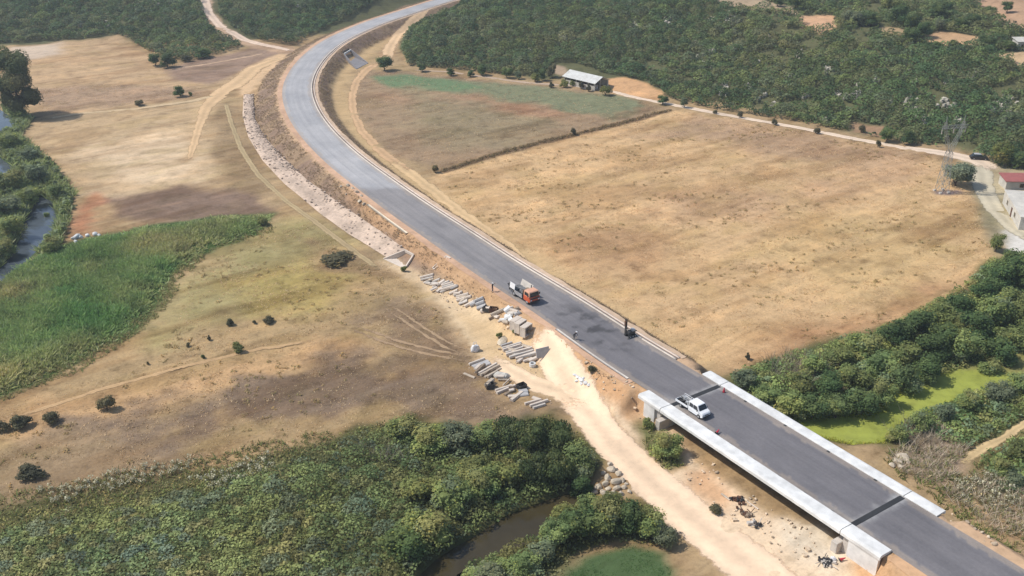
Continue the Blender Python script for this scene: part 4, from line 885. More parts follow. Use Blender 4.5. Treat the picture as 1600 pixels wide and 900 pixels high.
# box culvert units
for k, (px, lab) in enumerate((((806, 513), 'pale precast box culvert unit standing behind its two neighbours'), ((813, 517), 'pale precast box culvert unit standing between two others'), ((822, 523), 'pale precast box culvert unit with open shaded mouth toward the dirt track'))):
    p = G(*px); t = thing('box_culvert_unit', lab, 'culvert unit', tuple(p), -.62, 'box culvert units standing in the yard')
    w, h, l, th = 2.15, 1.8, 1.05, .20; b = MB()
    b.box((0, 0, h-th/2), (l, w, th)); b.box((0, 0, th/2), (l, w, th)); b.box((0, -w/2+th/2, h/2), (l, th, h-2*th)); b.box((0, w/2-th/2, h/2), (l, th, h-2*th)); b.build('frame', 'concrete_pink', t, bevel=.03)
    MB().box((-l/2+.1, 0, h/2), (.1, w-2*th-.01, h-2*th-.01)).build('blank_end', 'concrete_grey', t)
p = G(848, 557); t = thing('leaning_panel', 'dark grey concrete panel leaning at the head of the dirt track', 'panel', tuple(p), .45)
b = MB(); b.box((0, 0, .75), (2.3, .18, 1.5), rx=-.35); b.build('plate', 'concrete_grey', t, bevel=.02); b = MB(); b.bar((-.7, .25, 0), (-.7, .1, 1.0), .12); b.bar((.7, .25, 0), (.7, .1, 1.0), .12); b.build('prop', 'timber', t)
p = G(832, 572); t = thing('concrete_ring', 'white concrete well ring lying among the stacked beams', 'ring', tuple(p)); n = 20
V = []; 
for z, r in ((0, .52), (.55, .52), (.55, .34), (0, .34)): V += [(r*math.cos(2*PI*i/n), r*math.sin(2*PI*i/n), z) for i in range(n)]
b = MB(); b.add(V, [(k*n+i, k*n+(i+1) % n, ((k+1) % 4)*n+(i+1) % n, ((k+1) % 4)*n+i) for k in range(4) for i in range(n)]); b.build('ring', 'concrete', t, bevel=.02)
def lumpy(name, px, dims, mat, label, cat, seed=0, flatten=1.0, group=None, rz=None, dz=0.0):
    import bmesh
    bm = bmesh.new(); bmesh.ops.create_icosphere(bm, subdivisions=3, radius=1)
    c = np.array([v.co[:] for v in bm.verts]); nn = (fbm(c[:, 0]*1.6+seed, c[:, 1]*1.6+c[:, 2]*1.1+seed*3, seed, 3)-.5)*.8
    for v, q in zip(bm.verts, nn): v.co = v.co*(1+q); v.co.z = max(v.co.z, -.35)
    for v in bm.verts: v.co = Vector((v.co.x*dims[0]/2, v.co.y*dims[1]/2, (v.co.z+.35)*dims[2]/1.35))
    me = bpy.data.meshes.new(name); bm.to_mesh(me); bm.free(); p = G(*px)
    o = link(name, me, mat, None, (p[0], p[1], p[2]-.05+dz)); o.rotation_euler = (0, 0, seed*1.3 if rz is None else rz); return tag(o, label, cat, group)
# sack
o = lumpy('bulk_bag', (742.5, 548), (1.4, 1.2, 1.25), 'sack', 'white bulk bag slumped alone on bare sand near the beams', 'bag', 5)
b = MB(); [b.bar((x, y, .8), (x*.6, y*.6, 1.5), .06) for x, y in ((.35, .3), (-.35, .3), (-.3, -.3))]; b.bar((.2, .18, 1.5), (-.2, .18, 1.5), .06); b.build('lifting_straps', 'sack', o)
def rock(px, r, mat, label, seed, group=None, cat='boulder', name='boulder', fl=.7):
    import bmesh
    bm = bmesh.new(); bmesh.ops.create_icosphere(bm, subdivisions=2, radius=1); rr = random.Random(seed)
    ax = [Vector((rr.uniform(-1, 1), rr.uniform(-1, 1), rr.uniform(-.4, 1))).normalized() for _ in range(7)]; cut = [rr.uniform(.55, .85) for _ in range(7)]
    for v in bm.verts:
        for a, c in zip(ax, cut):
            d = v.co.dot(a)
            if d > c: v.co -= a*(d-c)
        v.co = Vector((v.co.x*r*rr.uniform(.97, 1.03), v.co.y*r*.8, v.co.z*r*fl))
    me = bpy.data.meshes.new(name); bm.to_mesh(me); bm.free(); p = G(*px)
    o = link(name, me, mat, None, (p[0], p[1], p[2]+r*fl*.45)); o.rotation_euler = (0, 0, rr.uniform(0, 6)); return tag(o, label, cat, group)
# rubble where the track crosses the stream
rr = random.Random(5)
for k, (x, y, r) in enumerate([(955, 735, 1.0), (966, 742, .8), (950, 748, .9), (945, 757, .8), (962, 754, 1.1), (973, 752, .7), (935, 762, 1.0), (950, 765, .7), (964, 764, .9), (975, 763, .6), (930, 770, .8), (944, 772, .8), (958, 772, .7), (970, 773, .8), (984, 770, .6), (953, 727, .7), (943, 740, .6), (978, 757, .5), (940, 768, .5), (963, 735, .5)]):
    rock((x, y), r*.72, 'rock_tan', 'pale tan boulder in the rubble bank where the dirt track crosses the stream', 40+k, 'boulders of the rubble bank at the stream')
for k, (x, y, r) in enumerate([(559, 291, .5), (552, 287, .6), (541, 288, .4), (566, 297, .6), (573, 303, .45), (570, 312, .6), (577, 316, .5), (549, 300, .35)]):
    rock((x-8, y+4), r, 'rock_tan', 'small pale rock on the outer road shoulder at the end of the curve', 90+k, 'rocks on the road shoulder', 'rock', 'rock')
for k, (x, y, r) in enumerate([(116, 373, .7), (121, 371, .9), (127, 371, .5), (136, 369, .6), (149, 367, .7), (155, 368, .4), (195, 367, .5), (118, 378, .5)]):
    rock((x, y), r, 'concrete', 'white broken stone at the sandy tip beside the reed bed', 120+k, 'white stones at the tip beside the reeds', 'stone', 'stone')
for k, (x, y, r) in enumerate([(1411, 716, 1.1), (1403, 722, .8), (1394, 728, .6), (1408, 730, .6), (1418, 722, .5)]):
    rock((x, y), r, 'rock_tan', 'pale flat stone in the brush beside the far footway slab', 150+k, 'stones beside the far footway slab', 'stone', 'stone', .45)
for k, (x, y, r) in enumerate([(903, 590, .55), (909, 594, .6), (915, 599, .5), (898, 587, .45), (920, 602, .4), (908, 600, .4), (912, 591, .35), (901, 596, .4)]):
    rock((x, y), r, 'concrete', 'white concrete rubble lump on the orange bank beside the dirt track', 160+k, 'white lumps on the orange bank', 'rubble', 'rubble_lump', .5)
# scrap under the bridge
def scrap(px, label, seed, n, size, mats, cat='scrap', name='scrap_heap'):
    p = G(*px); t = thing(name, label, cat, tuple(p)); rr = random.Random(seed)
    for mt, nm in mats:
        b = MB()
        for k in range(n):
            x, y = rr.gauss(0, size*.4), rr.gauss(0, size*.4); c = rr.random()
            if c < .4: b.bar((x, y, .1), (x+rr.uniform(-.8, .8), y+rr.uniform(-.8, .8), .1+rr.random()*.6), .07)
            else: b.box((x, y, .18), (.2+rr.random()*.5, .15+rr.random()*.35, .3), rr.random()*3, rr.random()*.6)
        b.build(nm, mt, t)
    return t
scrap((1153, 784), 'dark heap of scrap metal lying on sand beside the bridge opening', 1, 9, 1.2, (('dark_metal', 'plates'), ('rusty', 'bars')))
scrap((1165, 803), 'brown bundle of rusty scrap lying below the dark scrap heap', 2, 6, .9, (('rusty', 'plates'), ('timber', 'boards')))
scrap((1178, 822), 'small dark scatter of scrap lowest of the three heaps by the opening', 3, 5, .8, (('dark_metal', 'plates'), ('concrete_old', 'chunks')))
obox((1127, 772), (1141, 782), .05, .3, .15, 'timber_pale', 'plank', 'pale plank leading to the dark scrap heap on sand', 'plank')
obox((1156, 776), (1185, 796), .05, .16, .12, 'concrete_pink', 'pipe', 'thin pale pipe lying along the sand above the scrap heaps', 'pipe')
b = scrap((1291, 880), 'grey heap of broken rubble under the end of the footway slab', 6, 16, 1.0, (('concrete_old', 'chunks'), ('dark_metal', 'wires')), 'rubble', 'rubble_heap')
lumpy('sack', (1302, 875), (.8, .6, .6), 'sack', 'white sack beside the grey rubble heap under the bridge end', 'sack', 9)
lumpy('cement_heap', (784, 588), (2.4, 1.6, .7), 'plaster', 'white powder heap between the crate and the field beams', 'heap', 12)
lumpy('sand_heap', (786, 534), (2.6, 1.5, .5), 'rock_tan', 'pale cream heap of sand beside the parallel beams', 'heap', 13)
for px, lab, rz in (((766, 606), 'dark wooden crate on brown grass below the field beams', .3), ((761, 486), 'dark pallet box among the grey precast pieces', -.5), ((771, 487), 'brown box beside the long pale timber', -.2), ((815, 607), 'purple grey crate on the grass beside the wide track', .6)):
    p = G(*px); t = thing('crate', lab, 'crate', tuple(p), rz); b = MB(); l, w, h = 1.3, .95, .8
    for k in range(4):
        z = .1+k*.2; b.box((0, -w/2, z), (l, .06, .16)); b.box((0, w/2, z), (l, .06, .16)); b.box((-l/2, 0, z), (.06, w, .16)); b.box((l/2, 0, z), (.06, w, .16))
    b.build('slats', 'rusty' if 'brown box' in lab else 'dark_metal', t); b = MB(); [b.box((sx*l/2*.95, sy*w/2*.95, h/2), (.09, .09, h)) for sx in (-1, 1) for sy in (-1, 1)]; b.build('posts', 'timber', t)
    b = MB(); b.box((0, 0, .06), (l-.1, w-.1, .06)); b.build('floor', 'timber', t)
# ------------------------------------------------------------------ buildings
def shed():
    a = np.r_[flat([(881, 118.5)], 2.6)[0], 0]; b_ = np.r_[flat([(929.5, 130)], 2.6)[0], 0]; g = height(((a+b_)/2)[None, :2])[0]
    d = b_-a; l = np.hypot(d[0], d[1]); rz = math.atan2(d[1], d[0]); t = thing('long_shed', 'long low farm shed with pale sheet roof at the foot of the wood', 'shed', (*(((a+b_)/2)[:2]), g), rz)
    w, e, r = 6.4, 2.5, 3.9
    for s in (0, 1):
        y0, y1 = (-.35, w/2) if s == 0 else (w+.35, w/2); z0 = e-.15
        q = [(-l/2-.4, y0, z0), (l/2+.4, y0, z0), (l/2+.4, y1, r), (-l/2-.4, y1, r)]; b = MB(); b.add(q+[(x, y, z+.1) for x, y, z in q], [(0, 1, 2, 3), (7, 6, 5, 4), (0, 4, 5, 1), (1, 5, 6, 2), (2, 6, 7, 3), (3, 7, 4, 0)]); b.build('roof', 'roof_pale', t)
    b = MB(); b.box((0, .1, .75), (l, .2, 1.5)); b.build('low_wall', 'plaster', t)
    MB().box((0, w-.1, 1.2), (l, .2, 2.4)).build('back_wall', 'concrete_old', t)
    b = MB(); b.add([(-l/2, .3, 0), (-l/2, w-.3, 0), (-l/2, w-.3, 2.3), (-l/2, w/2, 3.7), (-l/2, .3, 2.3), (-l/2+.2, .3, 0), (-l/2+.2, w-.3, 0), (-l/2+.2, w-.3, 2.3), (-l/2+.2, w/2, 3.7), (-l/2+.2, .3, 2.3)], [(0, 1, 2, 3, 4), (9, 8, 7, 6, 5)]+[(i, (i+1) % 5, 5+(i+1) % 5, 5+i) for i in range(5)]); b.build('gable', 'plaster', t)
    for k in range(6):
        x = -l/2+.3+k*(l-.6)/5; MB().box((x, .1, 1.95), (.22, .22, .9)).build('post', 'plaster', t)
    b = MB(); b.bar((l/2-.1, .2, 0), (l/2-.1, .2, 2.4), .2); b.bar((l/2-.1, w*.4, 0), (l/2-.1, w*.4, 3.2), .2); b.bar((l/2-.1, w-.3, 0), (l/2-.1, w-.3, 2.4), .2); b.build('gable_posts', 'plaster', t)
    MB().box((l/2-1.2, w*.25, .7), (.15, w*.4, 1.4)).build('pen_wall', 'plaster', t)
shed()
def house(nm, label, x, y, rz, l, w, h, roofmat, rise, wallmat='plaster', flat_roof=False, cat='building'):
    g = height(np.array([[x, y]]))[0]; t = thing(nm, label, cat, (x, y, g-.1), rz)
    b = MB()
    for yy in (-w/2+.1, w/2-.1): b.box((0, yy, h/2), (l, .2, h))
    for xx in (-l/2+.1, l/2-.1): b.box((xx, 0, h/2), (.2, w-.4, h))
    b.build('wall', wallmat, t)
    if flat_roof: MB().box((0, 0, h+.1), (l+.3, w+.3, .2)).build('roof', roofmat, t)
    else:
        q = [(-l/2-.3, -w/2-.3, h+.02), (l/2+.3, -w/2-.3, h+.02), (l/2+.3, w/2+.3, h+rise), (-l/2-.3, w/2+.3, h+rise)]; b = MB(); b.add(q+[(xx, yy, z+.12) for xx, yy, z in q], [(0, 1, 2, 3), (7, 6, 5, 4), (0, 4, 5, 1), (1, 5, 6, 2), (2, 6, 7, 3), (3, 7, 4, 0)]); b.build('roof', roofmat, t)
        b = MB(); b.box((0, w/2-.15, h+rise/2), (l, .2, rise)); b.build('upper_wall', wallmat, t)
    for xx in (-l*.25, l*.2):
        f = MB().box((xx, -w/2-.03, h*.55), (1.1, .08, 1.1)).build('window', 'timber_pale', t); MB().box((xx, -w/2-.06, h*.55), (.9, .06, .9)).build('pane', 'glass', f)
    dr = MB().box((l*.02, -w/2-.03, 1.05), (.95, .08, 2.1)).build('door', 'rusty', t); MB().box((l*.02+.35, -w/2-.09, 1.05), (.05, .06, .14)).build('handle', 'grey_metal', dr)
    return t
q = G(1584, 303); house('farm_building', 'low building with red sheet roof beside the lane past the pylon', q[0]+6.5, q[1]+4.6, -.06, 14, 4.2, 2.0, 'roof_red', .5)
q = flat([(1569, 296)], 3)[0]; q2 = flat([(1594, 338)], 3)[0]; dd = q2-q; ll = np.hypot(*dd); c = (q+q2)/2+np.array([-dd[1], dd[0]])/ll*6.5
hb = house('farm_building', 'white flat roofed building with light blue sheet on its top', c[0], c[1]-.5, math.atan2(dd[1], dd[0]), ll, 13, 2.9, 'plaster', 0, flat_roof=True)
MB().box((0, 2.2, 3.16), (ll-2.4, 7, .08), rx=.0).build('roof_sheet', 'roof_cyan', hb)
MB().cyl((ll/2-3, -4.2, 3.1), (ll/2-3, -4.2, 5.2), .18, n=10).build('chimney', 'dark_metal', hb)
q = G(1594, 78); house('farm_building', 'small white hut among trees far up on the wooded hill', q[0]+2, q[1]+2, 0, 6, 4, 2.6, 'plaster', .6)
# parked car by the track
q = G(1529, 249); pc = thing('parked_car', 'dark grey car parked where the whitish track meets the lane', 'car', tuple(q), -.18)
MB().prism([(-2.1, .3), (-2.15, .8), (-1.6, .92), (1.0, .9), (2.0, .75), (2.1, .35), (1.8, .25), (-1.9, .25)], -.85, .85).build('body', 'dark_metal', pc, bevel=.06, seg=2)
MB().prism([(-1.75, .9), (-1.35, 1.4), (.3, 1.42), (1.0, .9)], -.78, .78, lambda x, z: .2*(z-.9)).build('window_band', 'glass', pc)
MB().box((-.5, 0, 1.43), (1.65, 1.28, .05)).build('roof', 'grey_metal', pc, bevel=.02)
for x in (-1.3, 1.35):
    for s in (-1, 1): wheel(pc, x, s*.76, .31, .2)
# pylon
def pylon():
    q = G(1471, 300); t = thing('lattice_pylon', 'grey steel lattice pylon with forked head at the corner of the tan field', 'pylon', tuple(q), .25); t.scale = (.92, .92, .93)
    b = MB(); w = .06
    def P4(h, hw): return [(sx*hw, sy*hw, h) for sx, sy in ((-1, -1), (1, -1), (1, 1), (-1, 1))]
    levels = [(0, 1.15), (2.4, 1.02), (4.6, .9), (6.6, .78), (8.4, .68), (10, .6)]
    for (h0, w0), (h1, w1) in zip(levels[:-1], levels[1:]):
        A, Bq = P4(h0, w0), P4(h1, w1)
        for i in range(4):
            j = (i+1) % 4; b.bar(A[i], Bq[i], w*1.3); b.bar(A[i], Bq[j], w*.8); b.bar(A[j], Bq[i], w*.8); b.bar(Bq[i], Bq[j], w*.8)
    b.build('tower_body', 'galvanised', t)
    for s in (-1, 1):
        b = MB(); pts = [(10, .0, .62), (12, .8, .5), (14, 1.6, .42), (16, 2.3, .36), (17.4, 2.5, .3)]
        for (h0, x0, w0), (h1, x1, w1) in zip(pts[:-1], pts[1:]):
            A = [(s*x0+a*w0*.6, c_*w0, h0) for a, c_ in ((-1, -1), (1, -1), (1, 1), (-1, 1))]; Bq = [(s*x1+a*w1*.6, c_*w1, h1) for a, c_ in ((-1, -1), (1, -1), (1, 1), (-1, 1))]
            for i in range(4):
                j = (i+1) % 4; b.bar(A[i], Bq[i], w); b.bar(A[i], Bq[j], w*.7); b.bar(Bq[i], Bq[j], w*.7)
        b.bar((s*2.5, 0, 17.4), (s*2.5, 0, 19.0), w*1.2); b.bar((s*2.3, 0, 17.3), (s*2.5, 0, 19.0), w); b.build('fork_arm', 'galvanised', t)
    b = MB(); x = -3.4
    while x < 3.3:
        x1 = x+.8; f = lambda u: .34*min(1, (3.7-abs(u))/2.0)
        for sy in (-1, 1): b.bar((x, sy*f(x), 16.0+.0), (x1, sy*f(x1), 16.0), w*.9); b.bar((x, sy*f(x), 16.7), (x1, sy*f(x1), 16.7), w*.9); b.bar((x, sy*f(x), 16.0), (x1, sy*f(x1), 16.7), w*.7)
        x = x1
    b.build('cross_arm', 'galvanised', t)
    for x in (-3.2, 0, 3.2):
        b = MB(); b.cyl((x, 0, 16.0), (x, 0, 14.7), .05, n=6)
        for k in range(6): b.cyl((x, 0, 15.7-k*.16), (x, 0, 15.65-k*.16), .14, n=8)
        b.build('insulator', 'concrete_old', t)
    for p in P4(0, 1.15): MB().box((p[0], p[1], .1), (.6, .6, .5)).build('footing', 'concrete_old', t)
pylon()
# ------------------------------------------------------------------ PLANTS
def cube_sphere():
    V, Fq = [], []
    for ax in range(3):
        for sg in (-1, 1):
            b = len(V)
            for i in range(3):
                for j in range(3):
                    p = [0, 0, 0]; p[ax] = sg; p[(ax+1) % 3] = (i-1); p[(ax+2) % 3] = (j-1)*sg; p = np.array(p, float); V.append(p/np.linalg.norm(p))
            for i in range(2):
                for j in range(2): Fq.append([b+i*3+j, b+(i+1)*3+j, b+(i+1)*3+j+1, b+i*3+j+1])
    return np.array(V), np.array(Fq)
CSV, CSF = cube_sphere()
def crown(seed, R, H, nl, nc, cs, pal, low=.12, droop=0.0, open_=0.0, core=.80, spread=.55):
    """leaf clumps on the shells of several lumps; returns V, F, col"""
    r = np.random.default_rng(seed); pal = np.array([lin(*p) for p in pal])
    cen = [np.array([0, 0, H*.52])]; rad = [min(R, H*.5)*.72]
    for _ in range(nl):
        a = r.uniform(0, 2*PI); d = R*spread*math.sqrt(r.uniform(.15, 1)); z = H*r.uniform(low+.16, .84)
        d *= math.sqrt(max(.15, 1-((z/H-.45)/.62)**2)); cen.append(np.array([d*math.cos(a), d*math.sin(a), z])); rad.append(R*r.uniform(.28, .5))
    Vs, Fs, Cs = [], [], []; nb = 0
    w = np.array([q*q for q in rad]); w = w/w.sum()
    for k, (c, q) in enumerate(zip(cen, rad)):
        tint = pal[r.integers(len(pal))]*r.uniform(.82, 1.2)
        if core > 0:
            V = CSV*q*core*r.uniform(.85, 1.12, (len(CSV), 1))*np.array([1, 1, .85])+c; V[:, 2] = np.maximum(V[:, 2], .02)
            Vs.append(V); Fs.append(CSF+nb); Cs.append(np.tile(tint*.9, (len(V), 1))); nb += len(V)
        n = max(6, int(nc*w[k])); d = r.normal(size=(n*2, 3)); d /= np.linalg.norm(d, axis=1)[:, None]; d = d[d[:, 2] > -.55][:n]
        p = c+d*q*r.uniform(.84, 1.12, (len(d), 1))*np.array([1, 1, .9])
        keep = p[:, 2] > H*.03
        for j, (c2, q2) in enumerate(zip(cen, rad)):
            if j != k: keep &= np.linalg.norm((p-c2)/np.array([1, 1, .9]), axis=1) > q2*.8
        if open_: keep &= r.uniform(size=len(p)) > open_
        p, d = p[keep], d[keep]; n = len(p)
        if not n: continue
        nn = d*.7+r.normal(size=(n, 3))*.40+np.array([0, 0, .62]); nn /= np.linalg.norm(nn, axis=1)[:, None]
        t = np.cross(nn, r.normal(size=(n, 3))); t /= np.linalg.norm(t, axis=1)[:, None]
        if droop: t = t*(1-droop)+np.array([0, 0, -1.0])*droop+d*.25*droop; t /= np.linalg.norm(t, axis=1)[:, None]
        b = np.cross(nn, t); b /= np.maximum(np.linalg.norm(b, axis=1), 1e-6)[:, None]; s = cs*r.uniform(.55, 1.35, (n, 1)); el = 1.7 if droop else 1.15
        A = p-t*s*.6*el; Bq = p+b*s*.45+nn*s*.12; Cq = p+t*s*.62*el; D = p-b*s*.45+nn*s*.05
        Vs.append(np.stack([A, Bq, Cq, D], 1).reshape(-1, 3)); Fs.append(np.arange(n*4).reshape(n, 4)+nb); nb += n*4
        cc = tint*r.uniform(.72, 1.32, (n, 1))*np.array([1, 1, 1]); ye = r.uniform(size=n) < .08; cc[ye] *= np.array([1.5, 1.25, .9]); Cs.append(np.repeat(cc, 4, 0))
    return np.vstack(Vs), np.vstack(Fs), np.vstack(Cs)
def tuft(seed, n, h, w, spread, pal, lean=.35):
    r = np.random.default_rng(seed); pal = np.array([lin(*p) for p in pal]); V, Cc = [], []
    for _ in range(n):
        a = r.uniform(0, 2*PI); o = np.array([math.cos(a), math.sin(a), 0])*spread*math.sqrt(r.uniform(0, 1)); b = r.uniform(0, 2*PI); s = np.array([math.cos(b), math.sin(b), 0])*w*r.uniform(.6, 1.3)
        l = np.array([r.normal()*lean, r.normal()*lean, 1.0])*h*r.uniform(.55, 1.15); V += [o-s/2, o+s/2, o+l*.75+s*.45, o+l*1.0-s*.1]; c = pal[r.integers(len(pal))]*r.uniform(.75, 1.25); Cc += [c]*4
    return np.array(V), np.arange(n*4).reshape(n, 4), np.array(Cc)
def scatter(name, tmpl, XY, sc, label, rz=None, tint=None, zs=None, sink=.05, mat='leaf', seed=0, kind='stuff'):
    r = np.random.default_rng(seed+99); n = len(XY); Z = height(XY)-sink; rz = r.uniform(0, 2*PI, n) if rz is None else rz
    sc = np.broadcast_to(sc, n); zs = sc if zs is None else zs; tint = np.ones((n, 3)) if tint is None else tint
    which = r.integers(len(tmpl), size=n); Vs, Fs, Cs = [], [], []; nb = 0
    for k, (V, Fq, Cc) in enumerate(tmpl):
        m = np.where(which == k)[0]
        if not len(m): continue
        c, s = np.cos(rz[m])[:, None], np.sin(rz[m])[:, None]
        W = np.stack([(V[None, :, 0]*c-V[None, :, 1]*s)*sc[m][:, None]+XY[m, 0][:, None], (V[None, :, 0]*s+V[None, :, 1]*c)*sc[m][:, None]+XY[m, 1][:, None], V[None, :, 2]*zs[m][:, None]+Z[m][:, None]], -1)
        Vs.append(W.reshape(-1, 3)); Fs.append((Fq[None]+(np.arange(len(m))*len(V))[:, None, None]+nb).reshape(-1, Fq.shape[1])); nb += len(m)*len(V)
        Cs.append((Cc[None]*tint[m][:, None, :]).reshape(-1, 3))
    me = np_mesh(name, np.vstack(Vs), np.vstack(Fs), np.vstack(Cs)); return tag(link(name, me, mat), label, kind=kind)
def inpoly(XY, px): return sdf_near(XY, onto(px)[:, :2], 1) < 0
def grid_pts(x0, x1, y0, y1, step, seed):
    r = np.random.default_rng(seed); X, Y = np.meshgrid(np.arange(x0, x1, step), np.arange(y0, y1, step))
    return np.column_stack([X.ravel(), Y.ravel()])+r.uniform(-.5, .5, (X.size, 2))*step*1.1
def region_pts(polys, step, seed, excl=(), pad=0, minroad=0):
    out = []
    for px in polys:
        q = onto(px)[:, :2]; XY = grid_pts(q[:, 0].min(), q[:, 0].max(), q[:, 1].min(), q[:, 1].max(), step, seed); out.append(XY[sdf(XY, q) < -pad+1.6*(fbm(XY[:, 0]/3, XY[:, 1]/3, 12, 2)-.5)])
    XY = np.vstack(out)
    for px in excl: XY = XY[~inpoly(XY, px)]
    for q in RIVER: XY = XY[sdf_near(XY, q, 3) > .4]
    XY = XY[sdf_near(XY, ALGAE, 3) > .2]
    for L, w in PATHS:
        m = np.ones(len(XY), bool); k = ((XY > L.min(0)-6) & (XY < L.max(0)+6)).all(1)
        if k.any(): m[k] = dline_seg(XY[k], L[::4], np.zeros(len(L[::4])))[0] > w/2+.3
        XY = XY[m]
    if minroad: XY = XY[dline_seg(XY, RC[::3], RS[::3])[0] > minroad]
    return XY
def inframe(XY, mx=120, top=-90, bot=1010):
    p, _ = to_px(np.column_stack([XY, height(XY)])); return XY[(p[:, 0] > -mx) & (p[:, 0] < 1600+mx) & (p[:, 1] > top) & (p[:, 1] < bot)]
PAL = dict(
 maquis=[(102, 120, 80), (94, 112, 76), (112, 124, 80), (86, 106, 74), (114, 120, 86), (100, 112, 86)],
 dark=[(90, 108, 68), (80, 100, 64), (98, 112, 70)], olive=[(122, 126, 78), (114, 122, 76), (130, 132, 84)], grey=[(120, 126, 100), (112, 120, 96), (126, 132, 106)],
 bramble=[(134, 144, 90), (142, 150, 94), (122, 136, 88), (146, 144, 94), (128, 138, 106)],
 reed=[(166, 170, 116), (154, 164, 108), (172, 174, 122), (158, 160, 124)], straw=[(222, 190, 152), (206, 176, 138), (230, 204, 168)], bush=[(100, 96, 74), (108, 102, 78), (92, 90, 72)])
def cells(x, y, size, seed, fill=1.0):
    """domed crowns on a jittered grid: height 0..1 and an id per crown"""
    gx, gy = np.floor(x/size), np.floor(y/size); best = np.zeros(len(x)); ident = np.zeros(len(x))
    for i in (-1, 0, 1):
        for j in (-1, 0, 1):
            a, b = gx+i, gy+j; h1, h2, h3, h4 = _h(a, b, seed), _h(a, b, seed+1), _h(a, b, seed+2), _h(a, b, seed+3)
            R = size*(.42+.5*h3); d2 = ((x-(a+.1+.8*h1)*size)**2+(y-(b+.1+.8*h2)*size)**2)/R**2
            hh = np.sqrt(np.maximum(0, 1-d2))*(.45+.55*h4)*(h3 < fill); m = hh > best; best = np.where(m, hh, best); ident = np.where(m, _h(a, b, seed+7), ident)
    return best, ident
def canopy(name, XY, Hf, pal, cs, label, seed, tint=None, jag=.5, leafy=.6, blades=0.0):
    """a continuous low cover: leaf clumps set on an uneven, domed upper surface"""
    r = np.random.default_rng(seed); e = .25; n = len(XY)
    h0, idn = Hf(XY); hx, _ = Hf(XY+np.array([e, 0])); hy, _ = Hf(XY+np.array([0, e]))
    nn = np.stack([-(hx-h0)/e, -(hy-h0)/e, np.ones(n)], 1); nn /= np.linalg.norm(nn, axis=1)[:, None]
    dep = r.uniform(0, 1, n)**2; z = height(XY)+h0*(1-.55*dep)-.04; p = np.column_stack([XY, z])
    nn = nn*leafy+r.normal(size=(n, 3))*.38+np.array([0, 0, .30]); nn /= np.linalg.norm(nn, axis=1)[:, None]
    t = np.cross(nn, r.normal(size=(n, 3))); t /= np.linalg.norm(t, axis=1)[:, None]
    up = r.uniform(size=n) < blades; t[up] = t[up]*.35+np.array([0, 0, 1.0]); t /= np.linalg.norm(t, axis=1)[:, None]
    b = np.cross(nn, t); b /= np.maximum(np.linalg.norm(b, axis=1), 1e-6)[:, None]; s = cs*r.uniform(.5, 1.4, (n, 1)); w = np.where(up, .28, .55)[:, None]
    A = p-t*s*.6; B_ = p+b*s*w+nn*s*.1; C_ = p+t*s*.7; D = p-b*s*w+nn*s*.06
    P_ = np.array([lin(*q) for q in pal]); k = np.clip((idn*len(P_)).astype(int), 0, len(P_)-1); col = P_[k]*(.70+.60*((idn*37.7) % 1))[:, None]*r.uniform(.78, 1.25, (n, 1))
    if tint is not None: col = col*tint
    me = np_mesh(name, np.stack([A, B_, C_, D], 1).reshape(-1, 3), np.arange(n*4).reshape(n, 4), np.repeat(col, 4, 0)); return tag(link(name, me, 'leaf'), label, kind='stuff')
FOREST = [[(-150,-90),(-150,70),(20,68),(90,64),(140,60),(185,54),(236,82),(262,99),(300,93),(345,84),(380,72),(348,52),(322,25),(312,-90)],
          [(336,-90),(340,22),(362,44),(400,62),(440,72),(456,74),(478,60),(520,40),(590,8),(640,-20),(650,-90)],
          [(700,-90),(690,4),(662,28),(640,50),(626,78),(634,104),(700,108),(780,117),(850,122),(868,98),(900,100),(950,118),(1010,128),(1040,152),(1062,162),(1120,172),(1200,184),(1330,208),(1400,222),(1480,232),(1520,244),(1560,262),(1720,290),(1760,-90)]]
def forest():
    ex = [c for c, _ in HILLREG]
    XY = region_pts(FOREST, .31, 1, ex, .3, 11); XY = inframe(XY, 160, -80); x, y = XY[:, 0], XY[:, 1]
    p, _ = to_px(np.column_stack([XY, height(XY)])); r = np.random.default_rng(4)
    def Hf(q):
        a, i1 = cells(q[:, 0], q[:, 1], 2.7, 900); b, i2 = cells(q[:, 0]+40, q[:, 1]+9, 5.2, 930, .62); f = fbm(q[:, 0]/26, q[:, 1]/26, 201, 3)
        ha, hb_ = a*(1.5+1.7*f), b*(2.2+3.2*f); return np.maximum(ha, hb_)+.15*fbm(q[:, 0]*1.4, q[:, 1]*1.4, 207, 2), np.where(hb_ > ha, i2, i1)
    h, _ = Hf(XY); n1 = fbm(x/16, y/16, 201, 3); n2 = fbm(x/5, y/5, 205, 3)
    k = (h > .4)&(n2 > .22+.10*(n1 < .42)+.08*sstep(900, 1350, p[:, 0])); XY, p = XY[k], p[k]; x, y = XY[:, 0], XY[:, 1]; n = len(XY)
    f = fbm(x/30, y/30, 211, 3); t = np.ones((n, 3))*(1+(f[:, None]-.5)*np.array([.7, .3, .3])); t *= 1+sstep(900, 1350, p[:, 0])[:, None]*np.array([.20, .15, .08])
    canopy('maquis_wood', XY, Hf, PAL['maquis'], .46, 'dense grey green wood of low evergreen shrubs covering the hillside', 6, t)
forest()
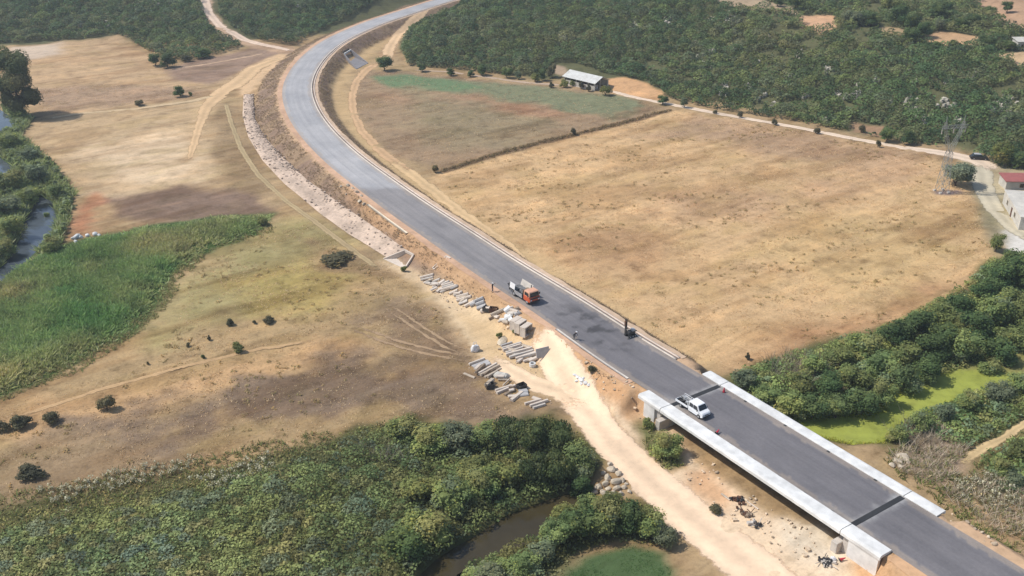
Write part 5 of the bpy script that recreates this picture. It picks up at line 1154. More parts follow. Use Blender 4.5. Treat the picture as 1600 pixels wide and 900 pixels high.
def veg_ground():
    # limestone showing through the wood
    r = np.random.default_rng(8); spots = [(760,60,4),(830,80,4),(700,50,3),(1180,100,6),(1230,120,6),(1290,110,7),(1370,130,7),(1520,120,8),(1200,60,5),(1150,75,5),(1320,95,5),(1480,130,6),(50,30,4),(170,40,4),(420,30,4),(1100,110,14),(1095,95,10),(1115,85,8),(1340,150,8),(1130,140,10),(1335,148,12),(1420,160,10),(1430,168,14),(1475,158,6),(1480,165,8),(1580,165,16),(1575,172,14),(1555,170,10),(1250,85,6),(1245,88,5),(1310,148,4),(1260,152,5),(1445,185,12),(1040,38,6),(1045,30,5),(1000,45,8),(995,40,5),(85,4,8),(215,8,6),(240,10,8),(125,40,4),(18,24,4),(300,20,6),(1140,30,8),(1150,36,8),(1110,32,5),(1390,165,6),(1430,130,4),(1420,112,5),(1090,70,5),(960,80,4),(880,60,4),(930,85,5),(470,12,4),(1190,150,6),(1210,165,5),(1290,190,5),(1170,135,6),(1500,190,5)]
    pts = []
    for x, y, w in spots:
        for _ in range(int(w*1.6)): pts.append((x+r.normal()*w*.7, y+r.normal()*w*.45))
    XY = onto(pts)[:, :2]; T = []
    for i in range(4):
        V = CSV*np.random.default_rng(i).uniform(.7, 1.2, (len(CSV), 1))*np.array([1, .8, .7])+np.array([0, 0, .3]); T.append((V, CSF, np.tile(lin(176, 168, 152), (len(V), 1))))
    n = len(XY); s = r.uniform(.25, .8, n); scatter('limestone_outcrops', T, XY, s, 'pale limestone outcrops showing between the hillside shrubs', zs=s*1.7, mat=attr_mat('outcrop', .3, .8), seed=9)
veg_ground()
def field_weeds():
    r = np.random.default_rng(21)
    # brownish weed clumps over the dry fields
    polys = [REG[4][0], [(690,268),(1052,171),(1440,240),(1530,340),(1545,400),(1390,512),(1145,582)], [(-20,680),(0,640),(250,560),(300,430),(400,360),(450,330),(600,410),(760,560),(850,640),(640,660),(500,690),(300,750),(0,800)]]
    XY = region_pts(polys[:1], .95, 31, minroad=9); x, y = XY[:, 0], XY[:, 1]
    ca, sa = math.cos(.35), math.sin(.35); u, v = x*ca+y*sa, -x*sa+y*ca
    m = fbm(u/14, v/6, 231, 4)*.75+fbm(u/3, v/2, 233, 2)*.25; k = (m > .57)&(r.uniform(size=len(XY)) < .22); A = XY[k]
    XY2 = region_pts(polys[2:], .95, 33, minroad=9); x, y = XY2[:, 0], XY2[:, 1]; m2 = fbm(x/9, y/6, 241, 4)*.7+fbm(x/2.4, y/2.4, 243, 2)*.3; B = XY2[(m2 > .54)&(r.uniform(size=len(XY2)) < .26)]
    P2 = [(186, 158, 120), (176, 152, 112), (192, 164, 124), (170, 154, 112)]
    T = [crown(400+i, .5, .24, 3, 30, .15, P2, .05, core=0, spread=.9) for i in range(5)]
    bl = dens(onto([(690,268),(780,239),(872,216),(960,195),(1044,172)])[:, :2], .22); bl = bl+r.normal(size=bl.shape)*.45
    XY = inframe(np.vstack([A, B])); scatter('boundary_weeds', T, bl, r.uniform(.6, 1.5, len(bl)), 'dark weedy strip dividing the fallow field from the tan field', tint=np.ones((len(bl), 3))*r.uniform(.45, .7, (len(bl), 1)), seed=20)
    n = len(XY); scatter('dry_weeds', T, XY, r.uniform(.4, 1.3, n), 'low brownish dry weeds dotted in patches over the tan fields', tint=np.ones((n, 3))*r.uniform(.85, 1.1, (n, 1))*np.array([.96, 1, .92]), seed=22)
    XY = inframe(np.vstack([region_pts(polys[:1], .95, 37, minroad=8), region_pts(polys[2:], .95, 38, minroad=8), region_pts([REG[0][0], REG[12][0], REG[16][0]], 1.3, 39, minroad=12)])); n = len(XY)
    T = [tuft(420+i, 8, .15, .13, .40, PAL['straw'], .9) for i in range(4)]
    scatter('dry_grass', T, XY, r.uniform(.6, 1.2, n), 'sparse straw coloured dry grass over the valley floor', seed=23, tint=np.ones((n, 3))*r.uniform(.9, 1.1, (n, 1)))
    # herbs on the banks
    s = r.uniform(60, S_J1-8, 15000); sd = r.choice([-1, 1], 15000); L = sd > 0
    wl_ = np.interp(s, [0, 90, 140, 300, S_J1-60, S_J1], [3, 7, 9.5, 8, 5.6, 3]); wr_ = np.interp(s, [0, 90, 140, 260, S_J1-90, S_J1], [4, 10, 9, 5.0, 4.0, 2.5]); wmax = np.where(L, wl_, wr_)
    o = half_w(s)+np.where(L, 1.6, 2.0)+r.uniform(0, 1, 15000)*(wmax-1.4); Pl = np.stack([np.interp(s, RS, RC[:, k]) for k in (0, 1)], 1); nr = offs(RC); nr = np.stack([np.interp(s, RS, nr[:, k]) for k in (0, 1)], 1)
    XY = Pl+nr*(o*sd)[:, None]; k = (r.uniform(size=len(XY)) < 1-.8*sstep(S_J1-75, S_J1-50, s)*L)&(fbm(XY[:, 0]/3, XY[:, 1]/3, 251, 3) > .36)
    ok = np.ones(len(XY), bool)
    for Lp, w in PATHS: ok &= ~(((XY > Lp.min(0)-6) & (XY < Lp.max(0)+6)).all(1) & (dline_seg(XY, Lp[::5], np.zeros(len(Lp[::5])))[0] < w/2+.3))
    for px in ([(535,80),(552,72),(600,95),(600,112),(556,112)], [(595,400),(635,386),(652,397),(640,424),(600,420)]): ok &= ~inpoly(XY, px)
    XY = XY[k & ok]; n = len(XY); T = [tuft(440+i, 10, .26, .14, .45, [(158, 136, 118), (168, 146, 122), (150, 130, 114), (162, 146, 114)], .9) for i in range(4)]
    scatter('bank_herbs', T, XY, r.uniform(.5, 1.05, n), 'brown dry herbs covering the embankment slopes along the road', seed=24)
field_weeds()
def wetland():
    r = np.random.default_rng(41)
    T = [tuft(500+i, 15, 1.4, .26, .6, PAL['reed'], .6) for i in range(6)]
    bed = [[(-90,480),(0,440),(60,402),(110,380),(200,362),(330,340),(426,336),(404,366),(330,384),(276,424),(250,468),(205,518),(120,568),(0,616),(-90,660)]]
    XY = inframe(region_pts(bed, .6, 42)); db = -sdf_near(XY, onto(bed[0])[:, :2], 2); XY = XY[r.uniform(size=len(XY)) < .2+.8*sstep(0, 6, db+6*(fbm(XY[:, 0]/4, XY[:, 1]/4, 259, 3)-.5))]; n = len(XY); f = fbm(XY[:, 0]/10, XY[:, 1]/10, 261, 3); g = fbm(XY[:, 0]/3.5, XY[:, 1]/3.5, 263, 3)
    t = np.ones((n, 3))*(.8+.45*g[:, None])*(1+(f[:, None]-.5)*np.array([1.3, .45, .9])); dk = fbm(XY[:, 0]/2.2, XY[:, 1]/2.2, 265, 2) > .72; t[dk] *= .6
    scatter('reed_bed', T, XY, .6+.6*g, 'broad bed of bright green reeds beside the river', tint=t, seed=43, zs=(.6+.6*g)*(.35+.65*sstep(0, 4.5, -sdf_near(XY, onto(bed[0])[:, :2], 2))))
    strip = [[(-120,150),(20,168),(50,188),(30,215),(60,240),(86,262),(112,300),(108,340),(95,382),(60,400),(84,372),(92,345),(84,314),(60,305),(40,350),(24,392),(0,420),(-60,470),(-120,470)]]
    XY = inframe(region_pts(strip, .9, 44)); n = len(XY); T2 = T+[crown(520+i, 1.0, 1.5, 3, 60, .5, PAL['bramble'], core=.7) for i in range(3)]
    scatter('river_reeds', T2, XY, r.uniform(.7, 1.3, n), 'strip of green reeds and sallows along the blue grey river', tint=np.ones((n, 3))*r.uniform(.7, 1.15, (n, 1))*np.array([.95, 1, 1.05]), seed=45)
    # bramble thicket in the lower part
    thick = [[(-90,835),(0,804),(130,772),(250,750),(400,714),(500,692),(560,664),(640,655),(740,668),(860,648),(935,702),(936,740),(930,760),(1030,800),(1052,850),(960,848),(900,868),(870,905),(870,960),(-90,960)]]
    lawn = [(860,915),(890,886),(925,860),(985,846),(1048,860),(1060,960),(860,960)]
    XY = inframe(region_pts(thick, .185, 46, [lawn]), 60, bot=960); p, _ = to_px(np.column_stack([XY, height(XY)])); dk = sdf_near(XY, onto(thick[0])[:, :2], 2)
    def Hb(q):
        a, i1 = cells(q[:, 0], q[:, 1], 1.5, 950); b, i2 = cells(q[:, 0]+11, q[:, 1]+5, 3.4, 970, .7); f = fbm(q[:, 0]/11, q[:, 1]/11, 271, 3); px_, _ = to_px(np.column_stack([q, np.zeros(len(q))])); tall = sstep(250, 620, px_[:, 0])
        ha, hb_ = a*(.45+.5*f+.6*tall), b*(.25+.7*f+2.3*tall*f); ed = .15+.85*sstep(0, 4+7*(1-tall), -sdf_near(q, onto(thick[0])[:, :2], 2)); return (np.maximum(ha, hb_)+.25*fbm(q[:, 0]*1.1, q[:, 1]*1.1, 277, 3))*ed, np.where(hb_ > ha, i2, i1)
    n = len(XY); f = fbm(XY[:, 0]/9, XY[:, 1]/9, 273, 3); g = fbm(XY[:, 0]/3.2, XY[:, 1]/3.2, 279, 3); b = sstep(770, 900, p[:, 1])*sstep(950, 350, p[:, 0])
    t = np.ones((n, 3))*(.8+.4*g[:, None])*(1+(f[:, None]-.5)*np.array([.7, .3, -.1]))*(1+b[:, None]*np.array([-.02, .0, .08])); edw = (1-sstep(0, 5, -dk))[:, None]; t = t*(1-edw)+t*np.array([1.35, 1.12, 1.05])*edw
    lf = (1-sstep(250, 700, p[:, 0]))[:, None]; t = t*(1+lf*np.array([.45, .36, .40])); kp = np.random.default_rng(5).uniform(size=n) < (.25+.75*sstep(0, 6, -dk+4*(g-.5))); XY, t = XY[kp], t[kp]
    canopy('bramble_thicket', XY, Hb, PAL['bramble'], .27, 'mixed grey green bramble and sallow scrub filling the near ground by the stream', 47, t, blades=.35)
    # right hand thicket understorey
    rt = [[(1135,592),(1250,552),(1390,512),(1500,452),(1545,408),(1640,390),(1640,560),(1540,570),(1470,592),(1400,622),(1372,652),(1310,652),(1255,656),(1215,664),(1180,640)], [(1378,690),(1420,660),(1480,630),(1540,606),(1640,590),(1640,660),(1575,676),(1520,706),(1490,700),(1450,675),(1410,700)], [(1530,715),(1560,700),(1640,680),(1640,780),(1560,770)]]
    XY = inframe(region_pts(rt, .22, 48), 40)
    def Hc(q):
        a, i1 = cells(q[:, 0], q[:, 1], 1.7, 990); f = fbm(q[:, 0]/8, q[:, 1]/8, 285, 3); return a*(.7+1.1*f)+.3*fbm(q[:, 0]*1.1, q[:, 1]*1.1, 287, 3), i1
    n = len(XY); g = fbm(XY[:, 0]/3, XY[:, 1]/3, 283, 3); f = fbm(XY[:, 0]/8, XY[:, 1]/8, 285, 3)
    canopy('bramble_thicket', XY, Hc, PAL['bramble'], .30, 'green undergrowth between the trees beside the algae covered stream', 49, np.ones((n, 3))*(.85+.5*g[:, None])*(1+(f[:, None]-.5)*np.array([.8, .3, .1])), blades=.25)
    V0 = ALGAE; XY = grid_pts(V0[:, 0].min(), V0[:, 0].max(), V0[:, 1].min(), V0[:, 1].max(), .34, 62); q = sdf(XY, V0); XY = XY[(q < 1.0)&(fbm(XY[:, 0]/4, XY[:, 1]/4, 289, 3)+.5*sstep(-2, 1, q[:]) > .47)]; n = len(XY)
    T = [tuft(680+i, 9, .32, .10, .22, [(184, 190, 72), (170, 178, 66), (190, 178, 88), (158, 158, 74)], .7) for i in range(4)]
    scatter('marsh_grass', T, XY, r.uniform(.5, 1.2, n), 'yellow green marsh grass growing over the algae covered stream', seed=63)
    # bare twigs showing in the thickets, broken rubble in the yard and by the bridge
    tw = [[(800,662),(860,668),(850,720),(802,712)], [(1200,560),(1290,552),(1300,590),(1210,600)], [(560,706),(620,700),(630,730),(580,735)], [(1395,680),(1450,660),(1470,690),(1410,705)]]
    XY = inframe(region_pts(tw, 1.5, 64)); n = len(XY); T = [tuft(700+i, 16, 2.6, .06, .6, [(170, 158, 140), (152, 138, 120), (186, 174, 154)], .5) for i in range(4)]
    scatter('bare_twigs', T, XY, r.uniform(.6, 1.15, n), 'bare grey twigs sticking out of the green thickets', seed=65)
    rb = [[(646,424),(700,432),(760,470),(835,510),(850,560),(862,630),(840,640),(760,600),(730,570),(770,520),(700,480)], [(1060,728),(1110,722),(1200,790),(1300,850),(1320,900),(1230,900),(1150,830),(1080,780)], [(890,556),(920,560),(1005,612),(1010,660),(930,610)], [(1385,705),(1420,712),(1425,735),(1395,735)], [(1440,790),(1480,795),(1600,880),(1570,890)]]
    XY = inframe(region_pts(rb, .8, 66)); XY = XY[(fbm(XY[:, 0]/3.5, XY[:, 1]/3.5, 291, 3) > .5)&(r.uniform(size=len(XY)) < .6)]; n = len(XY)
    T = [(CSV*np.random.default_rng(i+20).uniform(.6, 1.3, (len(CSV), 1))*np.array([1, .75, .55])+np.array([0, 0, .2]), CSF, np.tile(lin(224, 200, 170), (len(CSV), 1))) for i in range(5)]
    s = np.clip(r.lognormal(-1.9, .5, n), .06, .5); scatter('broken_rubble', T, XY, s, 'small broken rubble strewn over the beam yard and the sand beside the bridge', zs=s, sink=-.02, tint=np.ones((n, 3))*r.uniform(.5, 1.1, (n, 1)), mat=M['path'], seed=67)
    # dry brush and flowering weeds
    br = [[(1395,715),(1430,678),(1480,672),(1515,700),(1500,745),(1460,760),(1410,740)], [(1230,566),(1280,560),(1296,592),(1246,600)], [(1470,765),(1540,740),(1620,770),(1620,850),(1540,830)]]
    XY = inframe(region_pts(br, .75, 50)); n = len(XY); T = [tuft(580+i, 14, 1.0, .07, .5, [(206, 186, 170), (192, 170, 154), (214, 194, 174), (182, 166, 140)], .9) for i in range(5)]
    scatter('dry_brush', T, XY, r.uniform(.6, 1.2, n), 'pinkish brown dry brush between the bridge and the footpath', seed=51)
    fl = [[(1480,740),(1560,745),(1600,770),(1580,800),(1500,790)], [(300,748),(420,712),(440,736),(330,764)], [(60,770),(200,735),(300,715),(310,730),(200,760),(80,790)]]
    XY = inframe(region_pts(fl, .8, 52)); n = len(XY); T = []
    for i in range(4):
        V, Fq, Cc = tuft(600+i, 9, .9, .09, .4, [(120, 122, 84), (140, 132, 96)], .5); V2, F2, C2 = crown(610+i, .5, 1.0, 2, 16, .17, [(220, 212, 186), (206, 196, 160)], .4, core=0); T.append((np.vstack([V, V2]), np.vstack([Fq, F2+len(V)]), np.vstack([Cc, C2])))
    scatter('flowering_weeds', T, XY, r.uniform(.6, 1.15, n), 'pale flowering weeds speckling the edges of the green thickets', seed=53)
    # loose stones on the bedding and white rubble specks
    k = r.integers(0, len(SA), 2600); w = r.uniform(.08, .95, 2600); XY = SA[k]*(1-w)[:, None]+SB[k]*w[:, None]+r.normal(size=(2600, 2))*.25; XY = XY[r.uniform(size=2600) < np.where(k < 150, 1, .22)*(.35+.65*(w > .45))]; n = len(XY)
    T = [(CSV*np.random.default_rng(i).uniform(.65, 1.25, (len(CSV), 1))*np.array([1, .8, .6])+np.array([0, 0, .25]), CSF, np.tile(lin(196, 176, 158), (len(CSV), 1))) for i in range(4)]
    s = r.uniform(.12, .34, n); scatter('loose_stones', T, XY, s, 'loose pale stones strewn on the stone bedding along the bank', sink=-.38, zs=s*1.3, tint=np.ones((n, 3))*r.uniform(.55, 1.1, (n, 1)), mat=M['path'], seed=58)
    mg = [[(-90,800),(0,780),(130,752),(250,730),(400,696),(520,674),(540,700),(400,735),(250,775),(130,800),(0,835),(-90,860)], [(-60,640),(0,600),(120,556),(205,505),(250,455),(280,410),(420,350),(430,362),(330,392),(285,432),(258,478),(212,528),(125,580),(0,630),(-60,670)]]
    XY = inframe(region_pts(mg, .7, 60)); n = len(XY); T = [tuft(660+i, 12, .45, .15, .4, [(150, 150, 98), (132, 142, 86), (172, 158, 112), (160, 140, 104)], .7) for i in range(5)]
    scatter('rough_grass', T, XY, r.uniform(.5, 1.2, n), 'rough yellowish grass fringing the reed bed and the near thicket', seed=61)
    gr = [[(1470,640),(1640,592),(1640,690),(1560,690),(1480,690)], [(1380,700),(1620,690),(1620,860),(1540,840),(1470,785),(1400,738)], [(1000,665),(1040,690),(1072,730),(1045,738),(1010,705)]]
    XY = inframe(region_pts(gr, .9, 54)); n = len(XY); T = [tuft(620+i, 14, .55, .16, .45, [(134, 142, 84), (156, 150, 98), (120, 132, 76), (174, 156, 114)], .8) for i in range(5)]
    scatter('rough_grass', T, XY, r.uniform(.5, 1.3, n), 'rough green and tan grass on the slopes around the bridge', seed=55, tint=np.ones((n, 3))*r.uniform(.75, 1.1, (n, 1)))
    lw = [[(872,905),(892,888),(926,863),(985,849),(1040,863),(1050,890),(1048,930),(872,930)]]
    XY = inframe(region_pts(lw, .35, 56)); n = len(XY); T = [tuft(640+i, 10, .13, .07, .22, [(74, 112, 54), (66, 104, 48), (84, 118, 58)], .7) for i in range(4)]
    scatter('lawn_grass', T, XY, r.uniform(.7, 1.2, n), 'small patch of smooth dark green grass beside the wide dirt track', seed=57)
wetland()
# ------------------------------------------------------------------ single trees and bushes
def trunk_mb(H, r, seed, limbs=4, top=.6):
    rr = random.Random(seed); b = MB(); p = Vector((0, 0, -.3)); d = Vector((rr.uniform(-.08, .08), rr.uniform(-.08, .08), 1))
    n = 4; pts = [p+d*(H*top+.3)*i/n+Vector((rr.uniform(-.04, .04)*H*i/n, rr.uniform(-.04, .04)*H*i/n, 0)) for i in range(n+1)]
    for i in range(n): b.cyl(pts[i], pts[i+1], r*(1-.16*i), r*(1-.16*(i+1)), 8, cap=(i in (0, n-1)))
    for k in range(limbs):
        a = 2*PI*k/limbs+rr.random(); q = pts[1+k % (n-1)]; e = q+Vector((math.cos(a)*H*.24, math.sin(a)*H*.24, H*rr.uniform(.15, .3))); b.cyl(q, e, r*.42, r*.14, 6)
    return b
SPEC = {}
def species(key, R, H, nl, nc, cs, pal, n=3, tr=.16, bark='bark', **kw):
    L = []
    for i in range(n):
        V, Fq, Cc = crown(hash_(key)+i*7, R, H, nl, nc, cs, PAL[pal] if isinstance(pal, str) else pal, **kw); me = np_mesh('crown', V, Fq, Cc); me.materials.append(M['leaf'])
        to = trunk_mb(H, tr, i+3, top=kw.get('low', .1)+.45); o = to.build('trunk', bark); tm = o.data; bpy.data.objects.remove(o); L.append((me, tm))
    SPEC[key] = (R, H, L)
def hash_(s): return sum(ord(c)*(i+1) for i, c in enumerate(s))
species('oak', 2.4, 4.2, 13, 2250, 0.211, 'dark', 4, low=.10, open_=.1, core=.7, spread=.68)
species('olive', 2.3, 3.8, 13, 2100, 0.211, 'olive', 3, low=.10, open_=.15, core=.68, spread=.68)
species('sallow', 2.3, 3.8, 14, 2400, 0.195, 'bramble', 4, low=.06, open_=.1, core=.66, spread=.72)
species('greybush', 2.2, 3.4, 13, 1950, 0.187, 'grey', 3, low=.06, open_=.15, core=.66, spread=.72)
species('drybush', .9, 1.2, 6, 630, 0.117, 'bush', 3, .06, low=.05)
species('greenbush', .9, 1.2, 6, 630, 0.117, 'olive', 3, .06, low=.05)
species('tall', 6.0, 19, 24, 9000, 0.359, [(104, 104, 72), (92, 96, 66), (116, 110, 78), (84, 94, 66)], 1, .5, 'bark', low=.02, spread=.75, open_=.05)
species('willow', 3.0, 5.6, 10, 3300, 0.218, [(96, 108, 72), (106, 114, 80), (86, 100, 66)], 3, .2, low=.05, droop=.7)
species('round', 3.4, 5.6, 9, 3300, 0.218, [(120, 128, 108), (110, 120, 100), (126, 134, 112)], 1, .22, low=.08)
species('yellow', 2.6, 5.2, 8, 1350, 0.281, [(122, 124, 70), (136, 132, 80), (108, 116, 66)], 1, .2, low=.1, droop=.35, open_=.25, core=.55)
rt_ = random.Random(77)
def plant(key, px, wpx, hpx, label, name='bush', cat=None, group=None):
    p = G(*px); _, zc = to_px(p[None]); R, H, L = SPEC[key]; sx = wpx*.5*zc[0]/F/R*1.0; sz = hpx*zc[0]/F/.9/H
    sz = .9*sz if hpx > 6 else sz
    t = thing(name, label, cat or name.split('_')[-1], tuple(p), rt_.uniform(0, 6.28), group); t.scale = (sx, sx*rt_.uniform(.9, 1.1), sz)
    me, tm = rt_.choice(L); o = link('crown', me, None, t); link('trunk', tm, None, t); return t
plant('tall', (34, 182), 66, 108, 'tall grey green tree standing on the river bank', 'tall_tree', 'tree')
plant('yellow', (8, 108), 34, 42, 'pale half bare tree behind the tall river bank tree', 'bare_tree', 'tree')
plant('round', (1492, 290), 62, 36, 'rounded grey green tree beside the lattice pylon', 'round_tree', 'tree')
plant('yellow', (1562, 258), 40, 44, 'yellow green tree standing above the red roofed building', 'tree')
plant('olive', (1556, 392), 30, 30, 'spiky green shrub beside the pale yard wall', 'shrub', 'shrub')
plant('oak', (601, 110), 27, 22, 'dark bush beside the sandy mound at the far culvert', 'bush')
for px, w, h, sp, lab in [((282, 151), 22, 17, 'oak', 'small round dark tree alone on the cleared ground'), ((297, 150), 8, 6, 'greenbush', 'tiny bush touching the small round dark tree'), ((218, 165), 20, 9, 'drybush', 'low dark bush beside the faint pale track'), ((243, 103), 22, 20, 'oak', 'dark tree at the tip of the cleared spur'), ((262, 105), 28, 22, 'oak', 'wider dark tree next to the cleared spur'), ((290, 96), 20, 12, 'drybush', 'reddish brown bush at the wood edge by the thin pale path'), ((320, 90), 34, 14, 'oak', 'long dark bush at the wood edge above the brown ground'),
    ((680, 270), 15, 13, 'drybush', 'dark bush on the corner between the fallow field and the tan field'), ((895, 211), 11, 12, 'drybush', 'small dark bush standing on the field boundary'),
    ((168, 641), 34, 26, 'drybush', 'grey brown bush on sandy ground, largest of the dry field bushes'), ((78, 661), 34, 22, 'drybush', 'grey brown bush, second in the row of dry field bushes by the reeds'), ((35, 667), 42, 22, 'drybush', 'wide grey brown bush partly merged with its neighbour at the frame side'), ((3, 672), 30, 20, 'drybush', 'dark brown bush cut off by the picture side'),
    ((360, 508), 17, 13, 'drybush', 'dark round bush alone on the greenish dry grass'), ((420, 505), 25, 11, 'drybush', 'low wide dark bush east of the dark round bush'), ((397, 506), 8, 6, 'drybush', 'tiny dark bush between two larger dark bushes'), ((370, 550), 24, 16, 'greenbush', 'green bush below the dark round bush'), ((327, 532), 9, 9, 'drybush', 'tiny dark bush on bare sand beside the green bush'), ((318, 560), 8, 8, 'greenbush', 'tiny green tuft below the sand patch'), ((295, 541), 10, 6, 'drybush', 'tiny flat bush on the dry slope of the reed bed'), ((232, 570), 6, 7, 'drybush', 'tiny lone bush nearest the reed bed'),
    ((632, 424), 12, 10, 'greenbush', 'small bush at the foot of the culvert wing wall'), ((520, 408), 66, 12, 'drybush', 'long low brown bush on the slope behind the stone bedding'), ((410, 352), 22, 14, 'greenbush', 'green clump at the tip of the reed bed'), ((1042, 712), 52, 40, 'sallow', 'bright green shrub beside the bridge abutment'), ((1012, 668), 26, 16, 'greenbush', 'small weedy shrub below the approach slab'), ((50, 745), 60, 20, 'drybush', 'low brownish bush on dry grass above the near thicket'), ((75, 345), 12, 14, 'sallow', 'small green shrub on the river pool edge'), ((780, 528), 14, 10, 'greenbush', 'olive weed clump beside the sand heap'), ((805, 522), 12, 9, 'greenbush', 'olive weed clump against the box culvert units'), ((1115, 800), 30, 14, 'drybush', 'brown weed clump on the edge of the dirt track'), ((924, 580), 16, 12, 'drybush', 'dark weed clump on the orange bank'), ((1168, 562), 12, 12, 'drybush', 'small dark bush at the corner of the tan field'), ((85, 395), 34, 24, 'sallow', 'dark shrub where the reed bed meets the river pool')]:
    plant(sp, px, w, h, lab, 'bush' if 'bush' in lab else ('tree' if 'tree' in lab else 'shrub'))
row = [((810,124),14,14,'greybush'),((836,128),16,16,'olive'),((847,126),16,18,'oak'),((863,122),17,22,'drybush'),((862,137),12,9,'drybush'),((881,137),16,14,'olive'),((896,134),14,12,'olive'),((907,139),12,14,'drybush'),((920,143),12,12,'drybush'),((946,149),22,18,'yellow'),((1036,163),20,14,'oak'),((1069,168),16,16,'greybush'),((1117,178),9,7,'drybush'),((1155,184),11,12,'drybush'),((1210,195),11,11,'drybush'),((1275,209),15,11,'drybush'),((1345,207),17,14,'drybush'),((1371,230),11,12,'drybush'),((1420,226),26,22,'oak'),((1385,222),26,22,'oak'),((705,118),16,12,'oak'),((735,120),14,10,'oak'),((752,118),20,18,'oak'),((792,122),18,16,'oak'),((660,112),16,12,'oak')]
row.sort(key=lambda q: q[0][0]); words_ = {'oak': 'dark green', 'olive': 'olive', 'drybush': 'brown', 'greybush': 'grey green', 'yellow': 'yellow green'}
ORD2 = ORD+['thirteenth', 'fourteenth', 'fifteenth', 'sixteenth', 'seventeenth', 'eighteenth', 'nineteenth', 'twentieth', 'twenty-first', 'twenty-second', 'twenty-third', 'twenty-fourth', 'twenty-fifth', 'twenty-sixth']
for i, (px, w, h, sp) in enumerate(row): plant(sp, px, w, h, f'{words_[sp]} bush at the wood foot, {ORD2[i]} counting from the far culvert to the pylon', 'bush', group='bushes lining the foot of the wood')
for i, (px, w, h, sp) in enumerate([((1405,38),34,30,'oak'),((1425,46),30,26,'oak'),((1440,58),28,24,'oak'),((1420,66),26,22,'oak'),((1463,30),30,24,'oak'),((1476,22),26,20,'oak'),((1467,48),20,18,'greybush'),((1330,40),34,24,'greybush'),((1500,44),24,16,'oak'),((1520,38),30,16,'oak'),((1545,24),22,14,'oak'),((1242,14),24,20,'oak'),((1215,10),20,14,'oak'),((1573,20),20,18,'oak'),((1488,73),18,12,'olive'),((1464,76),18,12,'olive'),((1540,74),34,18,'oak'),((1575,78),24,14,'oak'),((1557,100),12,12,'oak'),((1360,40),30,20,'oak'),((1390,20),36,26,'olive'),((1575,252),34,24,'oak'),((1592,262),34,24,'oak')]):
    plant(sp, px, w, h, f'{words_[sp]} tree among the clearings on the upper hill' if i < 21 else 'dark green tree above the lane by the red roof', 'tree', group='trees among the hill clearings' if i < 21 else 'trees above the lane')
right = [(1165,606,48,34,'greybush'),(1195,632,50,40,'sallow'),(1232,648,56,44,'sallow'),(1268,654,52,46,'oak'),(1305,652,56,46,'sallow'),(1344,646,56,48,'oak'),(1378,632,50,50,'sallow'),(1408,610,54,54,'sallow'),(1442,592,56,50,'oak'),(1248,612,56,40,'olive'),(1290,616,58,44,'oak'),(1332,606,60,50,'olive'),(1370,590,60,50,'sallow'),(1412,572,60,52,'olive'),(1450,560,60,54,'oak'),(1268,582,50,34,'sallow'),(1310,570,56,38,'olive'),(1350,556,58,44,'sallow'),(1398,540,62,52,'oak'),(1432,522,60,52,'oak'),(1470,508,60,50,'olive'),(1502,496,56,48,'oak'),(1472,548,60,56,'oak'),(1506,560,60,56,'sallow'),(1525,530,60,58,'oak'),(1558,568,64,52,'oak'),(1588,548,60,56,'olive'),(1548,506,58,56,'sallow'),(1580,490,60,56,'olive'),(1562,452,64,56,'oak'),(1538,470,50,44,'oak'),(1594,448,60,60,'oak'),(1586,430,56,48,'oak'),(1510,524,50,44,'olive'),(1594,510,60,56,'olive'),(1545,590,40,36,'sallow')]
labs = {'oak': 'dark green tree in the thicket between the tan field and algae stream', 'sallow': 'mid green tree in the thicket between the tan field and algae stream', 'olive': 'olive green tree in the thicket between the tan field and algae stream', 'greybush': 'grey green bush at the thicket tip touching the bridge footway'}
for x, y, w, h, sp in right: plant(sp, (x, y), w, h*.8, labs[sp], 'tree', group='trees of the thicket beside the algae stream')
for x, y, w, h, sp in [(1400,690,36,26,'sallow'),(1436,672,40,28,'sallow'),(1470,655,40,26,'greybush'),(1512,640,42,28,'sallow'),(1556,622,46,30,'greybush'),(1590,612,46,28,'sallow'),(1560,738,40,26,'sallow'),(1590,716,44,30,'olive'),(1586,760,36,22,'greybush')]:
    plant(sp, (x, y), w, h, f"{dict(sallow='mid green', greybush='grey green', olive='olive')[sp]} low shrub on the slope around the footpath below the algae stream", 'shrub', group='shrubs around the footpath')
low = [(632,682,60,40,'sallow'),(672,700,70,46,'sallow'),(716,702,70,48,'greybush'),(760,696,64,46,'sallow'),(800,690,70,52,'willow'),(836,700,74,66,'willow'),(874,704,66,60,'willow'),(905,735,62,54,'sallow'),(870,752,66,62,'willow'),(836,756,60,66,'willow'),(794,760,64,56,'olive'),(752,772,68,56,'sallow'),(706,800,76,60,'sallow'),(660,780,74,50,'olive'),(668,845,76,60,'sallow'),(630,870,78,60,'oak'),(735,745,64,46,'olive'),(905,770,40,36,'oak')]
ll_ = {'sallow': 'mid green bushy tree in the near thicket behind the brown stream', 'olive': 'olive green bushy tree in the near thicket behind the brown stream', 'greybush': 'grey green bushy tree in the near thicket behind the brown stream', 'willow': 'drooping pale green willow leaning over the brown stream', 'oak': 'dark green bushy tree at the edge of the brown stream'}
for x, y, w, h, sp in low: plant(sp, (x, y), w, h*.8, ll_[sp], 'willow_tree' if sp == 'willow' else 'tree', 'tree', 'trees of the near thicket')
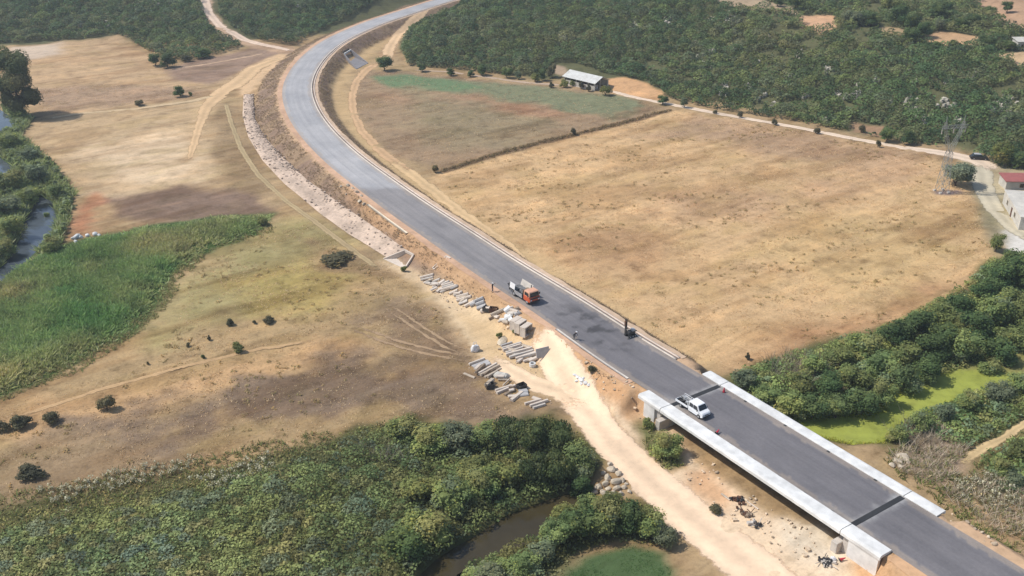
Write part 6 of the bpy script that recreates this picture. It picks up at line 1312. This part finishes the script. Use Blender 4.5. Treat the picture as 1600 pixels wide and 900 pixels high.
for x, y, w, h, sp in [(700,930,60,26,'greybush'),(755,908,60,24,'sallow'),(800,892,56,22,'sallow'),(840,874,56,26,'greybush'),(868,850,60,44,'sallow'),(905,838,64,48,'oak'),(945,832,66,50,'sallow'),(985,828,62,50,'oak'),(1018,838,58,46,'sallow'),(1038,850,40,34,'greybush'),(920,806,50,34,'sallow'),(880,815,46,34,'olive'),(960,800,50,36,'olive'),(820,895,56,30,'sallow'),(770,915,60,34,'greybush')]:
    plant(sp, (x, y), w, h, f"{dict(sallow='mid green', greybush='grey green', olive='olive', oak='dark green')[sp]} shrub on the bank between the brown stream and the dirt track", 'shrub', group='shrubs on the bank beside the dirt track')
for x, y, w, h, sp in [(20,300,50,34,'sallow'),(48,322,40,30,'sallow'),(14,338,46,32,'greybush'),(22,372,46,34,'sallow'),(8,402,40,28,'sallow'),(62,285,44,28,'greybush'),(14,232,40,24,'sallow'),(52,252,40,22,'greybush'),(92,312,30,24,'sallow'),(30,190,40,18,'sallow')]:
    plant(sp, (x, y), w, h, f"{dict(sallow='mid green', greybush='grey green')[sp]} riverside sallow in the strip along the blue grey river", 'sallow_bush', 'bush', 'sallows along the river')
# ------------------------------------------------------------------ light, air, camera
SUN_EL, SUN_TO = math.radians(52), Vector((1.0, -.12, 0)).normalized()   # direction the light travels in plan
W = bpy.data.worlds.new('World'); bpy.context.scene.world = W; W.use_nodes = True; nt = W.node_tree
sky = nt.nodes.new('ShaderNodeTexSky'); sky.sky_type = 'NISHITA'; sky.sun_disc = False; sky.sun_elevation = SUN_EL
sky.sun_rotation = math.atan2(-SUN_TO.x, -SUN_TO.y)
nt.links.new(sky.outputs[0], nt.nodes['Background'].inputs['Color']); nt.nodes['Background'].inputs['Strength'].default_value = .135
sl = bpy.data.lights.new('sun', 'SUN'); sl.energy = 4.0; sl.angle = math.radians(.53); sl.color = (1, .965, .91)
so = bpy.data.objects.new('sun', sl); C.objects.link(so)
dv = Vector((SUN_TO.x*math.cos(SUN_EL), SUN_TO.y*math.cos(SUN_EL), -math.sin(SUN_EL)))
so.rotation_euler = dv.to_track_quat('-Z', 'Y').to_euler(); so.location = (-80, 150, 150)
hz = MB().box((0, 900, 41), (6400, 5200, 90)).build('haze', None); hm = bpy.data.materials.new('haze_air'); hm.use_nodes = True; hn = hm.node_tree; hn.nodes.remove(hn.nodes['Principled BSDF'])
pv = hn.nodes.new('ShaderNodeVolumePrincipled'); pv.inputs['Color'].default_value = (.86, .93, 1, 1); pv.inputs['Density'].default_value = .00025; pv.inputs['Anisotropy'].default_value = .2
hn.links.new(pv.outputs[0], hn.nodes['Material Output'].inputs['Volume']); hz.data.materials.append(hm); tag(hz, 'thin pale summer haze over the whole valley', kind='stuff')
cam = bpy.data.cameras.new('camera'); co = bpy.data.objects.new('camera', cam); C.objects.link(co)
co.location = (0, 0, CZ); co.rotation_euler = (PI/2-PITCH, 0, 0); cam.sensor_width = 36; cam.lens = 36*F/1600; cam.clip_start = 1; cam.clip_end = 8000
sc = bpy.context.scene; sc.camera = co
sc.view_settings.view_transform = 'Standard'; sc.view_settings.look = 'None'; sc.view_settings.exposure = .1; sc.view_settings.gamma = 1
